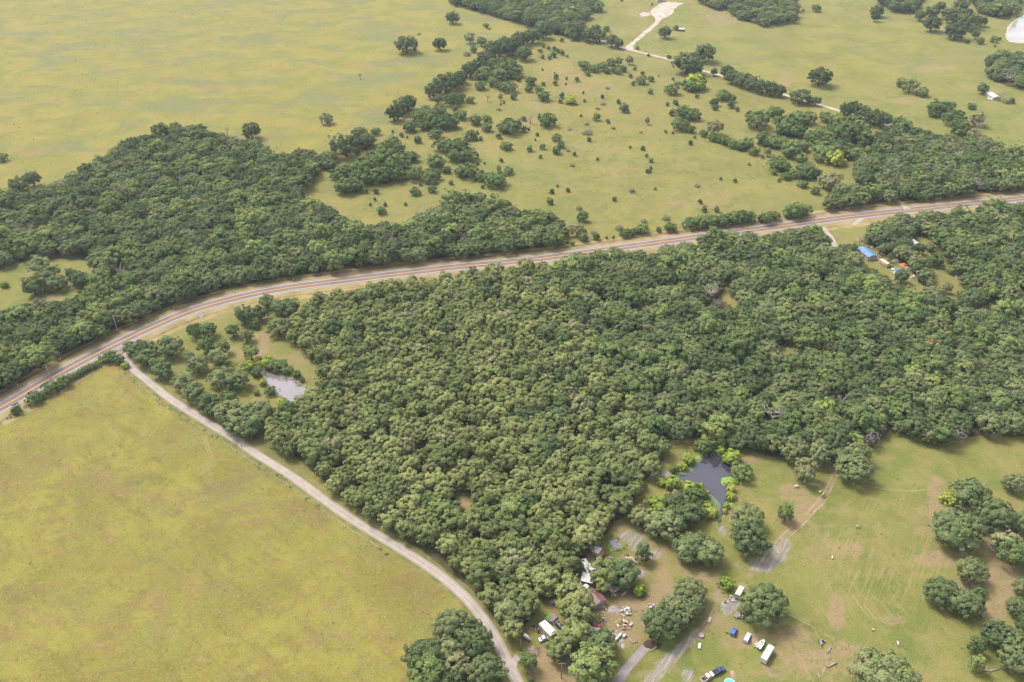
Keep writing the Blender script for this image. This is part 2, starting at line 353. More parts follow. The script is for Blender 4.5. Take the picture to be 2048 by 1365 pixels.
FIELD_PX = [(-500, 1075), (-200, 950), (0, 850), (60, 808), (120, 775), (210, 728), (232, 716), (262, 752), (330, 806), (480, 908), (640, 1018), (800, 1118), (890, 1178), (905, 1215), (860, 1290), (825, 1365), (800, 1520), (-700, 1520)]
NWF_PX = [(-700, -60), (880, -20), (1060, 45), (1000, 90), (930, 130), (840, 200), (770, 262), (660, 312), (540, 300), (370, 250), (160, 330), (0, 395), (-700, 560)]
WOODS = dict(
 north=[(-330, 520), (-120, 440), (0, 400), (60, 390), (120, 368), (168, 342), (215, 316), (240, 292), (300, 280), (345, 260), (378, 254), (430, 272), (480, 288), (520, 294), (545, 318), (600, 314), (664, 312), (668, 330), (625, 352), (598, 380), (606, 408), (655, 425), (690, 440), (712, 455), (740, 462), (830, 448), (862, 432), (900, 408), (970, 402), (1030, 424), (1080, 430), (1128, 445), (1133, 470), (1128, 488), (1060, 503), (950, 515), (860, 524), (700, 542), (600, 558), (520, 574), (440, 588), (350, 610), (250, 642), (150, 690), (60, 742), (0, 778), (-150, 850), (-330, 950)],
 central=[(600, 618), (640, 596), (720, 584), (800, 572), (870, 566), (940, 552), (1000, 540), (1060, 532), (1110, 540), (1150, 640), (1230, 760), (1310, 850), (1330, 880), (1335, 912), (1308, 945), (1283, 965), (1270, 1015), (1235, 1040), (1222, 1062), (1192, 1078), (1178, 1118), (1150, 1140), (1118, 1160), (1085, 1195), (1072, 1228), (1040, 1262), (1010, 1285), (990, 1262), (962, 1215), (905, 1160), (856, 1112), (792, 1068), (732, 1026), (690, 992), (640, 955), (590, 915), (535, 878), (520, 858), (560, 828), (602, 805), (630, 785), (645, 758), (635, 728), (602, 700), (580, 678), (584, 650)],
 east=[(1110, 540), (1130, 524), (1200, 516), (1250, 508), (1310, 506), (1360, 500), (1388, 486), (1430, 482), (1480, 477), (1530, 480), (1590, 468), (1636, 464), (1650, 490), (1672, 505), (1700, 500), (1705, 478), (1725, 470), (1765, 446), (1830, 436), (1900, 430), (1960, 420), (2048, 410), (2240, 395), (2260, 875), (2048, 868), (1990, 866), (1960, 866), (1900, 880), (1860, 878), (1830, 868), (1775, 852), (1755, 890), (1735, 912), (1690, 922), (1640, 922), (1590, 914), (1530, 905), (1490, 890), (1440, 880), (1395, 872), (1345, 876), (1330, 870), (1310, 850), (1230, 760), (1150, 640)],
 grove=[(928, 1225), (955, 1250), (978, 1292), (990, 1325), (1010, 1370), (1030, 1440), (815, 1450), (828, 1345), (852, 1295), (882, 1268), (908, 1235)],
 eastern=[(1725, 318), (1762, 264), (1800, 258), (1860, 268), (1900, 283), (1960, 288), (2048, 314), (2220, 350), (2220, 368), (2048, 386), (1990, 384), (1930, 382), (1880, 396), (1820, 402), (1780, 412), (1700, 420), (1652, 418), (1650, 400), (1664, 388), (1722, 376), (1704, 345)],
 top=[(870, -40), (905, 4), (1000, 30), (1048, 46), (1075, 52), (1110, 58), (1150, 76), (1165, 60), (1168, 38), (1182, 20), (1196, -40)],
 topright=[(1398, -40), (1402, 2), (1430, 16), (1455, 12), (1480, 36), (1530, 48), (1584, 40), (1590, 10), (1580, -40)],
 farright=[(1975, 122), (2002, 108), (2048, 116), (2120, 122), (2120, 175), (2048, 172), (2012, 168), (1978, 150)],
 corner=[(1730, -40), (1760, 4), (1792, 20), (1832, 22), (1860, -40), (1935, -40), (1944, 2), (1955, 20), (1990, 30), (2030, 26), (2045, -40)])
HOLES = [[(0, 534), (30, 520), (100, 512), (190, 518), (205, 545), (250, 525), (268, 535), (262, 550), (200, 560), (150, 590), (112, 604), (60, 610), (0, 616), (-80, 640), (-80, 560)],
 [(1700, 478), (1740, 484), (1790, 515), (1830, 540), (1862, 580), (1835, 592), (1790, 562), (1750, 535), (1712, 514)],
 [(1808, 470), (1852, 466), (1882, 490), (1902, 528), (1932, 560), (1938, 600), (1928, 636), (1902, 625), (1892, 592), (1868, 562), (1850, 520), (1822, 492)],
 [(1526, 520), (1550, 530), (1552, 552), (1530, 548)], [(1440, 560), (1458, 560), (1464, 590), (1490, 604), (1470, 612), (1446, 596)], [(1550, 684), (1600, 690), (1612, 704), (1580, 712), (1550, 704)],
 [(900, 974), (940, 980), (958, 1012), (944, 1026), (912, 1004)], [(1650, 655), (1680, 662), (1676, 690), (1652, 682)], [(1960, 600), (2000, 606), (2012, 630), (1984, 640)], [(1888, 640), (1920, 650), (1922, 672), (1890, 664)], [(640, 335), (656, 335), (648, 352), (632, 356)]]
POND1 = [Z8(*p) for p in [(650, 705), (690, 725), (720, 770), (762, 748), (800, 790), (850, 800), (880, 782), (930, 830), (1000, 822), (1030, 890), (1075, 885), (1120, 950), (1100, 985), (1040, 1020), (1000, 1080), (960, 1100), (900, 1050), (820, 990), (760, 930), (710, 900), (680, 850), (660, 800)]]
POND2 = [Z6(*p) for p in [(690, 735), (800, 700), (900, 660), (1010, 570), (1130, 490), (1210, 455), (1330, 470), (1450, 550), (1570, 640), (1540, 740), (1560, 800), (1470, 880), (1455, 980), (1490, 1100), (1535, 1115), (1440, 1150), (1412, 1260), (1395, 1340), (1370, 1400), (1340, 1420), (1310, 1330), (1240, 1160), (1200, 1010), (1130, 900), (1000, 870), (850, 850), (760, 770)]]
POND3 = [ZI(*p) for p in [(2020, 430), (1900, 480), (1800, 560), (1700, 650), (1640, 780), (1600, 850), (1540, 950), (1550, 1050), (1620, 1120), (1800, 1160), (2040, 1165), (2300, 1120), (2420, 700), (2250, 450)]]
POND4 = [(834, 433), (850, 424), (872, 422), (900, 428), (882, 442), (850, 441)]
POND5 = [ZC(*p) for p in [(998, 170), (1020, 140), (1060, 130), (1120, 170), (1250, 270), (1230, 310), (1180, 335), (1120, 330), (1060, 345), (1020, 300), (1005, 240)]]

def axis_(spans):
    out = []
    for a, b, s in spans: out += list(np.arange(a, b, s))
    return np.array(out)
gx = axis_([(-9000, -2000, 700), (-2000, -900, 110), (-900, -450, 6), (-450, -300, 3), (-300, 300, 2), (300, 450, 3), (450, 900, 6), (900, 2000, 110), (2000, 9001, 700)])
gy = axis_([(-4000, -600, 400), (-600, 150, 50), (150, 460, 1.6), (460, 720, 2.5), (720, 1340, 4), (1340, 2200, 90), (2200, 16000, 900)])
GX, GY = np.meshgrid(gx, gy); GP = np.stack([GX.ravel(), GY.ravel()], 1); NG = len(GP)
near = (np.abs(GP[:, 0]) < 960) & (GP[:, 1] > 100) & (GP[:, 1] < 1500)
mask = {k: np.zeros(NG) for k in ('dry', 'lush', 'bare', 'wet', 'litter', 'pale', 'stripe', 'weed', 'comb')}
def paint(name, poly_px, strength=1.0, soft=6.0, poly=None, grow=0.0, z=0.0):
    A = W(poly_px, z) if poly is None else poly
    lo, hi = A.min(0) - soft - 2, A.max(0) + soft + 2
    idx = np.where((GP[:, 0] > lo[0]) & (GP[:, 0] < hi[0]) & (GP[:, 1] > lo[1]) & (GP[:, 1] < hi[1]))[0]
    if not len(idx): return
    Q = GP[idx]; d = seg_dist(Q, A, True); d = np.where(inside(Q, A), d, -d) + grow
    m = sstep((d + soft) / (2 * soft)) * strength; mask[name][idx] = np.maximum(mask[name][idx], m)
def blob(name, cx, cy, rx, ry, s):
    a = [(cx + rx * math.cos(t), cy + ry * math.sin(t)) for t in np.linspace(0, 2 * math.pi, 14)[:-1]]
    A = W(a); soft = max(1.5, .45 * np.linalg.norm(A - A.mean(0), axis=1).min()); paint(name, None, s, soft, poly=A)
def line(name, pts, width, s, soft=None):
    A = spline(W(pts), 5); soft = soft or width * .5
    lo, hi = A.min(0) - width * 2 - 2, A.max(0) + width * 2 + 2
    idx = np.where((GP[:, 0] > lo[0]) & (GP[:, 0] < hi[0]) & (GP[:, 1] > lo[1]) & (GP[:, 1] < hi[1]))[0]
    m = sstep((width / 2 + soft - seg_dist(GP[idx], A)) / (2 * soft)) * s; mask[name][idx] = np.maximum(mask[name][idx], m)
paint('dry', FIELD_PX, 1.0, 3)
paint('pale', NWF_PX, 1.0, 8); mask['pale'][~near] = .6
paint('lush', [(1230, 90), (1400, -30), (2150, -40), (2150, 310), (2048, 305), (1900, 275), (1800, 250), (1690, 215), (1560, 180), (1440, 145), (1260, 95)], .75, 15)
paint('pale', [(1380, 60), (1500, 50), (1750, 20), (1960, 60), (2000, 110), (1900, 190), (1700, 200), (1500, 150)], .45, 40)
paint('lush', [(1500, 880), (1560, 900), (1760, 860), (2200, 850), (2250, 1500), (1180, 1500), (1260, 1250), (1320, 1100), (1460, 1050), (1480, 950)], .85, 10)
paint('lush', [(1180, 60), (1250, 95), (1240, 20), (1230, -30), (1190, -30)], .7, 8)
paint('lush', [(240, 680), (460, 620), (590, 620), (640, 760), (520, 850), (380, 800)], .35, 10)
paint('lush', [(700, 430), (860, 340), (1000, 420), (1130, 440), (1160, 470), (1300, 460), (1500, 420), (1640, 400), (1560, 300), (1240, 260), (1000, 300), (760, 290)], .45, 25)
paint('weed', [(1850, 470), (1882, 490), (1902, 528), (1932, 560), (1938, 600), (1928, 636), (1902, 625), (1868, 562)], .35, 6)
paint('lush', [(-50, 510), (200, 505), (260, 545), (100, 620), (-80, 640)], .8, 5)
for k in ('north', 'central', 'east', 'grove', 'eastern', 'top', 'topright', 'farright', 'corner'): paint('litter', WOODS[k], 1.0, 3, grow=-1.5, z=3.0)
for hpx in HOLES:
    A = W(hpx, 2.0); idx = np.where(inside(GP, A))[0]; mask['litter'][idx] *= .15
for c in [(1120, 150, 62, 24, .5), (1172, 176, 72, 18, .5), (1085, 212, 44, 11, .55), (1062, 242, 34, 10, .55), (1250, 222, 50, 10, .45), (1190, 300, 80, 30, .35), (1255, 350, 60, 24, .4), (1400, 400, 90, 30, .45), (1330, 330, 90, 14, .35),
          (1444, 36, 42, 20, .6), (1868, 138, 50, 10, .6), (1806, 202, 30, 8, .7), (1570, 160, 18, 15, .65), (1740, 190, 60, 9, .4), (1700, 150, 70, 10, .3), (1620, 70, 60, 10, .3), (1290, 60, 12, 8, .6), (1320, 72, 30, 10, .55), (1280, 25, 30, 12, .55), (1355, 66, 16, 6, .6),
          (520, 690, 24, 28, .8), (560, 655, 26, 22, .6), (470, 705, 30, 20, .5), (590, 720, 40, 16, .55), (480, 660, 24, 10, .45), (640, 800, 26, 14, .5), (575, 830, 25, 12, .5), (430, 640, 26, 14, .4), (500, 800, 40, 14, .4), (105, 598, 28, 12, .8), (300, 505, 20, 6, .5), (270, 560, 20, 8, .5),
          (205, 945, 20, 16, .4), (270, 985, 60, 14, .4), (190, 1290, 20, 8, .6), (405, 1320, 14, 9, .7), (130, 940, 16, 9, .5), (690, 1205, 30, 22, .4), (340, 1265, 16, 14, .5), (300, 1120, 60, 20, .25), (270, 740, 16, 10, .6), (170, 790, 14, 8, .4), (600, 940, 40, 12, .4), (420, 940, 30, 16, .45), (640, 1030, 60, 12, .35), (560, 1085, 40, 12, .3), (745, 1130, 50, 12, .35), (840, 1210, 40, 30, .3), (100, 1060, 50, 16, .25), (450, 1160, 60, 14, .25), (150, 1180, 60, 10, .25),
          (930, 1000, 14, 18, .8), (640, 345, 10, 8, .5), (1580, 705, 20, 6, .6), (1540, 535, 10, 10, .4), (1455, 590, 8, 16, .4),
          (1590, 985, 36, 22, .75), (1620, 1010, 34, 20, .8), (1585, 1040, 30, 22, .75), (1668, 930, 18, 14, .85), (1640, 965, 30, 14, .5), (1500, 920, 26, 14, .7), (1370, 885, 26, 12, .5), (1880, 980, 26, 8, .7), (1875, 1000, 14, 40, .5), (1990, 1080, 30, 26, .75), (1885, 1115, 50, 16, .7), (2010, 1150, 30, 50, .65), (1930, 1150, 20, 50, .55), (1985, 1220, 24, 30, .6), (1900, 1210, 14, 20, .5),
          (1672, 1225, 16, 36, .85), (1790, 1240, 24, 14, .7), (1690, 1300, 36, 20, .65), (1725, 1335, 40, 26, .7), (1600, 1300, 60, 18, .45), (1640, 1330, 50, 20, .55), (1560, 1330, 40, 20, .4), (1590, 1265, 30, 12, .5), (1630, 1280, 20, 16, .5), (1540, 1290, 30, 14, .4), (1750, 1105, 40, 14, .3),
          (1990, 1085, 40, 22, 1.1), (1885, 1118, 60, 18, 1.0), (2000, 1150, 40, 60, 1.0), (1935, 1170, 22, 60, .9), (1985, 1225, 30, 36, .9), (1870, 1000, 18, 50, .8), (1480, 1285, 40, 16, .7), (1580, 1275, 50, 22, .8), (1620, 1320, 60, 26, .8), (1540, 1345, 50, 14, .6), (1440, 1240, 40, 20, .6), (1672, 1225, 18, 40, 1.1), (1690, 1100, 50, 16, .6), (1250, 1240, 70, 70, .75), (1310, 1120, 40, 40, .6), (1400, 1190, 60, 40, .45), (1480, 1260, 60, 20, .4), (1560, 1260, 60, 26, .45), (1660, 1060, 60, 20, .4), (1780, 1060, 70, 30, .35), (1920, 960, 60, 16, .35), (1760, 1300, 60, 20, .35), (1850, 1040, 30, 40, .45), (1180, 1150, 20, 60, .8), (1100, 1255, 30, 26, .8), (1150, 1100, 10, 10, .5), (200, 1060, 120, 40, .3), (420, 1200, 160, 60, .3), (700, 1260, 120, 80, .35), (100, 1250, 120, 60, .3), (1330, 1180, 22, 40, .85), (1310, 1190, 16, 26, .9), (1255, 1118, 18, 14, .95), (1300, 1150, 30, 30, .5), (1410, 1160, 40, 20, .7), (1380, 1140, 40, 14, .6), (1440, 1180, 20, 26, .6), (1290, 1250, 20, 36, .6), (1270, 1280, 20, 12, .6), (1225, 1250, 40, 40, .5), (1190, 1235, 16, 30, .7), (1110, 1345, 60, 30, 1.2), (1140, 1330, 50, 22, 1.1), (1080, 1310, 26, 18, .9), (1200, 1130, 14, 10, .7), (1110, 1225, 12, 18, .8), (1070, 1255, 20, 14, .6), (1240, 1060, 14, 26, .8), (1430, 1190, 14, 40, .5), (1340, 1330, 40, 20, .5), (1300, 1350, 30, 14, .6), (1405, 1080, 40, 8, .5), (1460, 1030, 10, 14, .8), (1475, 1000, 8, 6, .9)]: blob('bare', *c)
for c in [(1545, 1110, 30, 22, 1.0), (1525, 1130, 30, 16, 1.0), (1570, 1090, 14, 18, .8), (1455, 1215, 16, 16, 1.1), (1470, 1205, 10, 12, .9), (1275, 1090, 24, 18, .7), (1265, 1075, 30, 16, .7), (1300, 1110, 24, 14, .7), (1270, 1148, 28, 12, .9), (1345, 1310, 24, 8, .8), (1365, 1290, 16, 6, .8), (1375, 1350, 16, 16, .8), (1330, 1325, 20, 6, .6), (1330, 950, 34, 8, .8), (1300, 955, 16, 7, .8), (1220, 1265, 30, 12, .6), (1180, 1330, 20, 26, .6), (1445, 1060, 10, 16, .8), (1905, 950, 50, 4, .4), (1217, 1118, 6, 6, 1.0), (1370, 163, 12, 8, .5), (1655, 368, 20, 6, .3), (1475, 1130, 10, 12, .6)]: blob('wet', *c)
for c in [(1740, 1170, 110, 40, .8), (1850, 1120, 46, 60, 1.0), (1820, 1170, 60, 40, .9), (1690, 1100, 60, 26, .8), (1640, 1080, 40, 20, .7), (1770, 1010, 50, 30, .5), (1960, 1140, 50, 60, .6), (1600, 1020, 50, 40, .5), (1330, 1150, 50, 40, .5), (1720, 1345, 40, 24, .7)]: blob('stripe', *c)
for c in [(1700, 1215, 60, 40, .9), (1760, 1230, 50, 34, .9), (1690, 1245, 40, 20, .7), (1600, 1290, 70, 40, .9), (1650, 1330, 70, 36, .9), (1560, 1320, 50, 24, .6), (1520, 1200, 30, 20, .4), (1900, 1280, 60, 40, .6), (300, 1200, 200, 80, .12)]: blob('comb', *c)
for c in [(300, 960, 60, 20, .5), (250, 1000, 30, 10, .4), (540, 1290, 40, 40, .3), (740, 1180, 60, 20, .3), (1430, 1320, 40, 30, .3), (1265, 1330, 30, 24, .7), (1400, 1100, 60, 12, .5), (1260, 1115, 16, 12, .6), (1225, 1108, 30, 14, .8), (1620, 1255, 20, 14, .8), (1490, 990, 30, 40, .25), (1660, 1110, 60, 14, .35), (2000, 950, 60, 30, .3), (1490, 330, 90, 14, .4), (1590, 110, 70, 10, .5), (1500, 80, 50, 14, .5), (1250, 40, 40, 20, .4), (800, 320, 40, 14, .35), (760, 420, 40, 12, .35)]: blob('weed', *c)
line('bare', [(1500, 1150), (1560, 1080), (1610, 1035), (1655, 980), (1670, 940)], 3.5, .85); line('bare', [(1440, 1195), (1425, 1230), (1390, 1275), (1330, 1330), (1270, 1380)], 3.0, .75)
line('bare', [(1320, 1180), (1290, 1120), (1260, 1060), (1236, 1035)], 3.0, .6); line('bare', [(1370, 1130), (1430, 1150), (1450, 1160)], 4, .6)
line('wet', [(1395, 1265), (1360, 1300), (1330, 1330), (1300, 1365)], 4.0, 1.0); line('wet', [(1440, 1180), (1432, 1200)], 2, .7)
line('bare', [(1660, 468), (1690, 480), (1700, 500)], 6, .6)
for pts in ([(1040, 1065), (1100, 1110), (1160, 1160)], [(920, 1240), (980, 1280), (1050, 1310)], [(1050, 670), (1100, 690), (1160, 725)], [(1000, 1020), (1060, 1000)], [(1100, 940), (1160, 960)], [(850, 1170), (890, 1195)]):
    line('bare', [ZB(*p) for p in pts], 1.8, 1.0, .9)
for pts in ([(30, 380), (90, 420), (155, 460)], [(10, 940), (100, 1020), (160, 1070)], [(200, 1090), (300, 1160), (420, 1260), (520, 1340)], [(60, 840), (130, 880), (200, 950)], [(260, 980), (330, 1040), (390, 1070)], [(160, 700), (260, 720), (350, 770), (440, 890)], [(990, 1270), (1020, 1330)], [(1070, 1260), (1060, 1330)], [(910, 1170), (860, 1260), (830, 1330)]):
    line('bare', [ZJ(*p) for p in pts], 1.3, .95, .8)
for c in [(1765, 520, 24, 12, .7), (1800, 545, 24, 14, .7), (1790, 500, 30, 10, .6), (1720, 480, 16, 8, .7), (1850, 600, 12, 8, .7), (1920, 625, 14, 16, .6), (1895, 560, 14, 14, .4)]: blob('bare', *c)
for pts in ([(0, 980), (150, 1010), (320, 1100), (480, 1250), (560, 1365)], [(250, 760), (200, 860), (60, 960), (-40, 1040)], [(560, 965), (420, 1020), (300, 1130), (240, 1300)], [(0, 200), (240, 120), (520, 60), (800, 30)], [(640, 280), (520, 180), (420, 60), (400, 0)], [(880, 160), (820, 80), (790, 0)]): line('bare', pts, 1.6, .38, 1.2)
line('bare', [(640, 20), (620, 60), (600, 90), (588, 115)], 3, .45); line('bare', [(290, 775), (330, 815), (370, 850), (404, 880), (420, 920)], 2.5, .45)
nx, ny = len(gx), len(gy)
I = np.arange(NG).reshape(ny, nx)
F = np.stack([I[:-1, :-1].ravel(), I[:-1, 1:].ravel(), I[1:, 1:].ravel(), I[1:, :-1].ravel()], 1)
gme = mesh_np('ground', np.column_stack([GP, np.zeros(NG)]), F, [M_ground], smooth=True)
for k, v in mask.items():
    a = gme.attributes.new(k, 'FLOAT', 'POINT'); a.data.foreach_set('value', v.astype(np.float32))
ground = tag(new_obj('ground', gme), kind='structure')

# ------------------------------------------------------------------ roads and strips
def ribbon(name, A, w0, w1, mat, z, jit=0.0, parent=None, kind='structure', seed=1, split=1):
    """sheet along a line, from offset w0 to offset w1 (left is positive)"""
    r = np.random.RandomState(seed); T = np.gradient(A, axis=0); T /= np.linalg.norm(T, axis=1)[:, None]; Nn = np.stack([-T[:, 1], T[:, 0]], 1)
    n = len(A); offs = np.linspace(w0, w1, split + 1); V = []; acr = []
    for q, o in enumerate(offs):
        j = 0.0
        if jit and q in (0, split):
            j = r.randn(n) * jit; j = np.convolve(np.pad(j, 2, 'edge'), np.ones(5) / 5, 'valid') * 1.8
        Pq = A + Nn * (o + j)[:, None] if jit and q in (0, split) else A + Nn * o
        V.append(np.column_stack([Pq, np.full(n, z)])); acr.append(np.full(n, o))
    V = np.concatenate(V); F = []
    for q in range(split):
        i = np.arange(n - 1); F.append(np.stack([q * n + i, q * n + i + 1, (q + 1) * n + i + 1, (q + 1) * n + i], 1))
    F = np.concatenate(F)
    if w1 > w0: pass
    else: F = F[:, ::-1]
    me = mesh_np(name, V, F, [mat]); at_ = me.attributes.new('across', 'FLOAT', 'POINT'); at_.data.foreach_set('value', np.concatenate(acr).astype(np.float32))
    o = new_obj(name, me, parent)
    if not parent and kind: tag(o, kind=kind)
    return o
def sheet(name, pts_px, mat, z, kind='structure', parent=None, poly=None, rough_edge=0.0, seed=3):
    A = W(pts_px) if poly is None else poly
    if rough_edge:
        r = np.random.RandomState(seed); B = []
        for i in range(len(A)):
            a, b = A[i], A[(i + 1) % len(A)]; n = max(1, int(np.linalg.norm(b - a) / 1.6))
            for k in range(n): B.append(a + (b - a) * k / n + r.randn(2) * rough_edge)
        A = np.array(B)
    if np.sum(A[:, 0] * np.roll(A[:, 1], -1) - np.roll(A[:, 0], -1) * A[:, 1]) < 0: A = A[::-1]
    o = new_obj(name, mesh_np(name, np.column_stack([A, np.full(len(A), z)]), [list(range(len(A)))], [mat]), parent)
    if not parent: tag(o, kind=kind)
    return o
ribbon('road_verge', hwy, -15.5, 14.0, M_verge, .010, .7, seed=2, split=2)
ribbon('ditch', hwy, 9.3, 11.4, M_ditch, .016, .55, seed=5); ribbon('ditch', hwy, -11.5, -10.2, M_ditch, .016, .5, seed=6)
highway = ribbon('highway', hwy, -5.6, 5.6, M_asph, .022, .06, split=8)
for o in (-3.75, 3.75): ribbon('edge_line', hwy, o - .13, o + .13, M_white, .028, parent=highway)
for o in (-5.35, 5.35): ribbon('shoulder_edge', hwy, o - .22, o + .22, M_chip, .027, .10, parent=highway, seed=int(o * 3 + 40))
for o in (-.20, .20): ribbon('centre_line', hwy, o - .12, o + .12, M_yellow, .028, parent=highway)
ribbon('road_verge', road, -3.9, 3.7, strip_mat('roadside_weeds', (.095, .105, .032), (.165, .138, .056), .2, 1.5), .008, .5, seed=8)
ribbon('gravel_road', road, -2.25, 2.25, M_gravel, .014, .10, split=6, seed=9)
sheet('road_apron', [(214, 690), (196, 701), (222, 700), (231, 707), (240, 712), (247, 703), (262, 680), (272, 664), (250, 676)], M_asph, .020)
sheet('gravel_road', [(1012, 1326), (1022, 1318), (1032, 1308), (1036, 1312), (1041, 1320), (1036, 1326), (1031, 1340), (1024, 1344)], M_gravel, .018, rough_edge=.15)
ribbon('gravel_lane', lane, -2.4, 2.4, M_caliche, .012, .25, seed=11); ribbon('gravel_lane', drive, -2.8, 2.8, M_caliche, .016, .3, seed=12)
sheet('gravel_lane', [(1248, 96), (1256, 92), (1264, 86), (1268, 90), (1266, 100), (1258, 102)], M_caliche, .020, rough_edge=.2)
sheet('gravel_yard', [ZG(*p) for p in [(620, 230), (720, 150), (850, 60), (1000, 40), (1310, 70), (1200, 120), (1100, 200), (1110, 250), (1000, 340), (860, 390), (820, 450), (730, 440), (700, 350), (620, 290)]], M_caliche, .024, rough_edge=.5)
sheet('gravel_yard', [ZG(*p) for p in [(390, 290), (480, 250), (600, 260), (640, 300), (560, 340), (440, 340)]], M_caliche, .010, rough_edge=.6)
sheet('concrete_apron', [(395, 628), (404, 626), (408, 630), (404, 636), (400, 636)], M_concrete, .026); sheet('concrete_apron', [(1805, 411), (1812, 413), (1822, 418), (1808, 420), (1806, 416)], M_caliche, .030)
dw = spline(W([(1646, 455), (1652, 464), (1660, 474), (1668, 486), (1672, 500)]), 2); ribbon('driveway', dw, -2.0, 2.0, M_gravel, .032, .2)
dw = spline(W([(1724, 437), (1714, 445), (1708, 450)]), 2); ribbon('driveway', dw, -2.0, 2.0, M_gravel, .032, .2)
sheet('concrete_drive', [(1288, 1285), (1300, 1298), (1281, 1320), (1262, 1341), (1250, 1362), (1225, 1405), (1195, 1420), (1222, 1365), (1246, 1331), (1270, 1305)], M_concrete, .012)
for k, (pts, wd) in enumerate([([(1500, 1142), (1545, 1090), (1590, 1048), (1640, 996), (1668, 945)], .22), ([(1512, 1146), (1560, 1092), (1605, 1050), (1650, 1002), (1676, 950)], .18),
        ([(1430, 1215), (1412, 1242), (1385, 1275)], .2), ([(404, 872), (414, 900), (424, 925), (412, 940), (402, 935)], .22), ([(409, 870), (419, 898), (430, 924)], .2), ([(1735, 972), (1780, 980), (1830, 982), (1870, 977), (1893, 974)], .22),
        ([(1478, 1165), (1530, 1198), (1572, 1224), (1620, 1252), (1671, 1282), (1720, 1306), (1758, 1323), (1800, 1345), (1850, 1372)], .35), ([(1671, 1284), (1660, 1310), (1650, 1335), (1638, 1362)], .35)]):
    ribbon('bare_track', spline(W(pts), 1.6), -wd, wd, M_track if k in (0, 1, 2) else M_verge, .009 + .004 * (k % 2), .18, seed=20 + k)

# ------------------------------------------------------------------ ponds: banks, water, weed
def shrink(A, d):
    c = A.mean(0); v = A - c; return c + v * (1 + d / np.maximum(1, np.linalg.norm(v, axis=1)))[:, None]
for k, (px, wm, bank, bm) in enumerate([(POND1, M_waterA, 1.0, M_mud), (POND2, M_waterB, 1.0, M_lily), (POND3, M_waterC, 3.5, M_caliche), (POND4, M_waterA, 1.2, M_mud), (POND5, M_waterA, .7, M_lily)]):
    A = W(px); sheet('pond_bank', None, bm, .011, poly=shrink(A, bank), rough_edge=.35, seed=k)
    sheet('pond', None, wm, .019, poly=A, rough_edge=.22, seed=k + 9)
for k, px in enumerate([[(840, 700), (900, 660), (1010, 570), (1130, 490), (1215, 450), (1110, 540), (1020, 650), (960, 720), (860, 760), (780, 740)], [(1205, 1000), (1260, 1030), (1330, 1100), (1380, 1160), (1360, 1250), (1345, 1400), (1310, 1310), (1240, 1160)], [(860, 860), (900, 820), (990, 850), (1030, 880), (1000, 880)]]):
    sheet('algae_mat', [Z6(*p) for p in px], M_algae, .024, rough_edge=.25, seed=k + 30)
sheet('water_weed_mat', [Z6(*p) for p in [(1370, 800), (1440, 775), (1510, 770), (1570, 800), (1480, 860), (1420, 905), (1380, 860)]], M_lily, .028, rough_edge=.3)
sheet('muddy_pool', [ZC(*p) for p in [(990, 460), (1040, 445), (1075, 470), (1070, 510), (985, 505)]], M_waterA, .014, rough_edge=.15)
sheet('muddy_pool', [ZB(*p) for p in [(400, 500), (440, 440), (500, 400), (560, 400), (600, 440), (540, 450), (500, 490), (450, 580), (410, 560)]], M_mud, .013, rough_edge=.2)
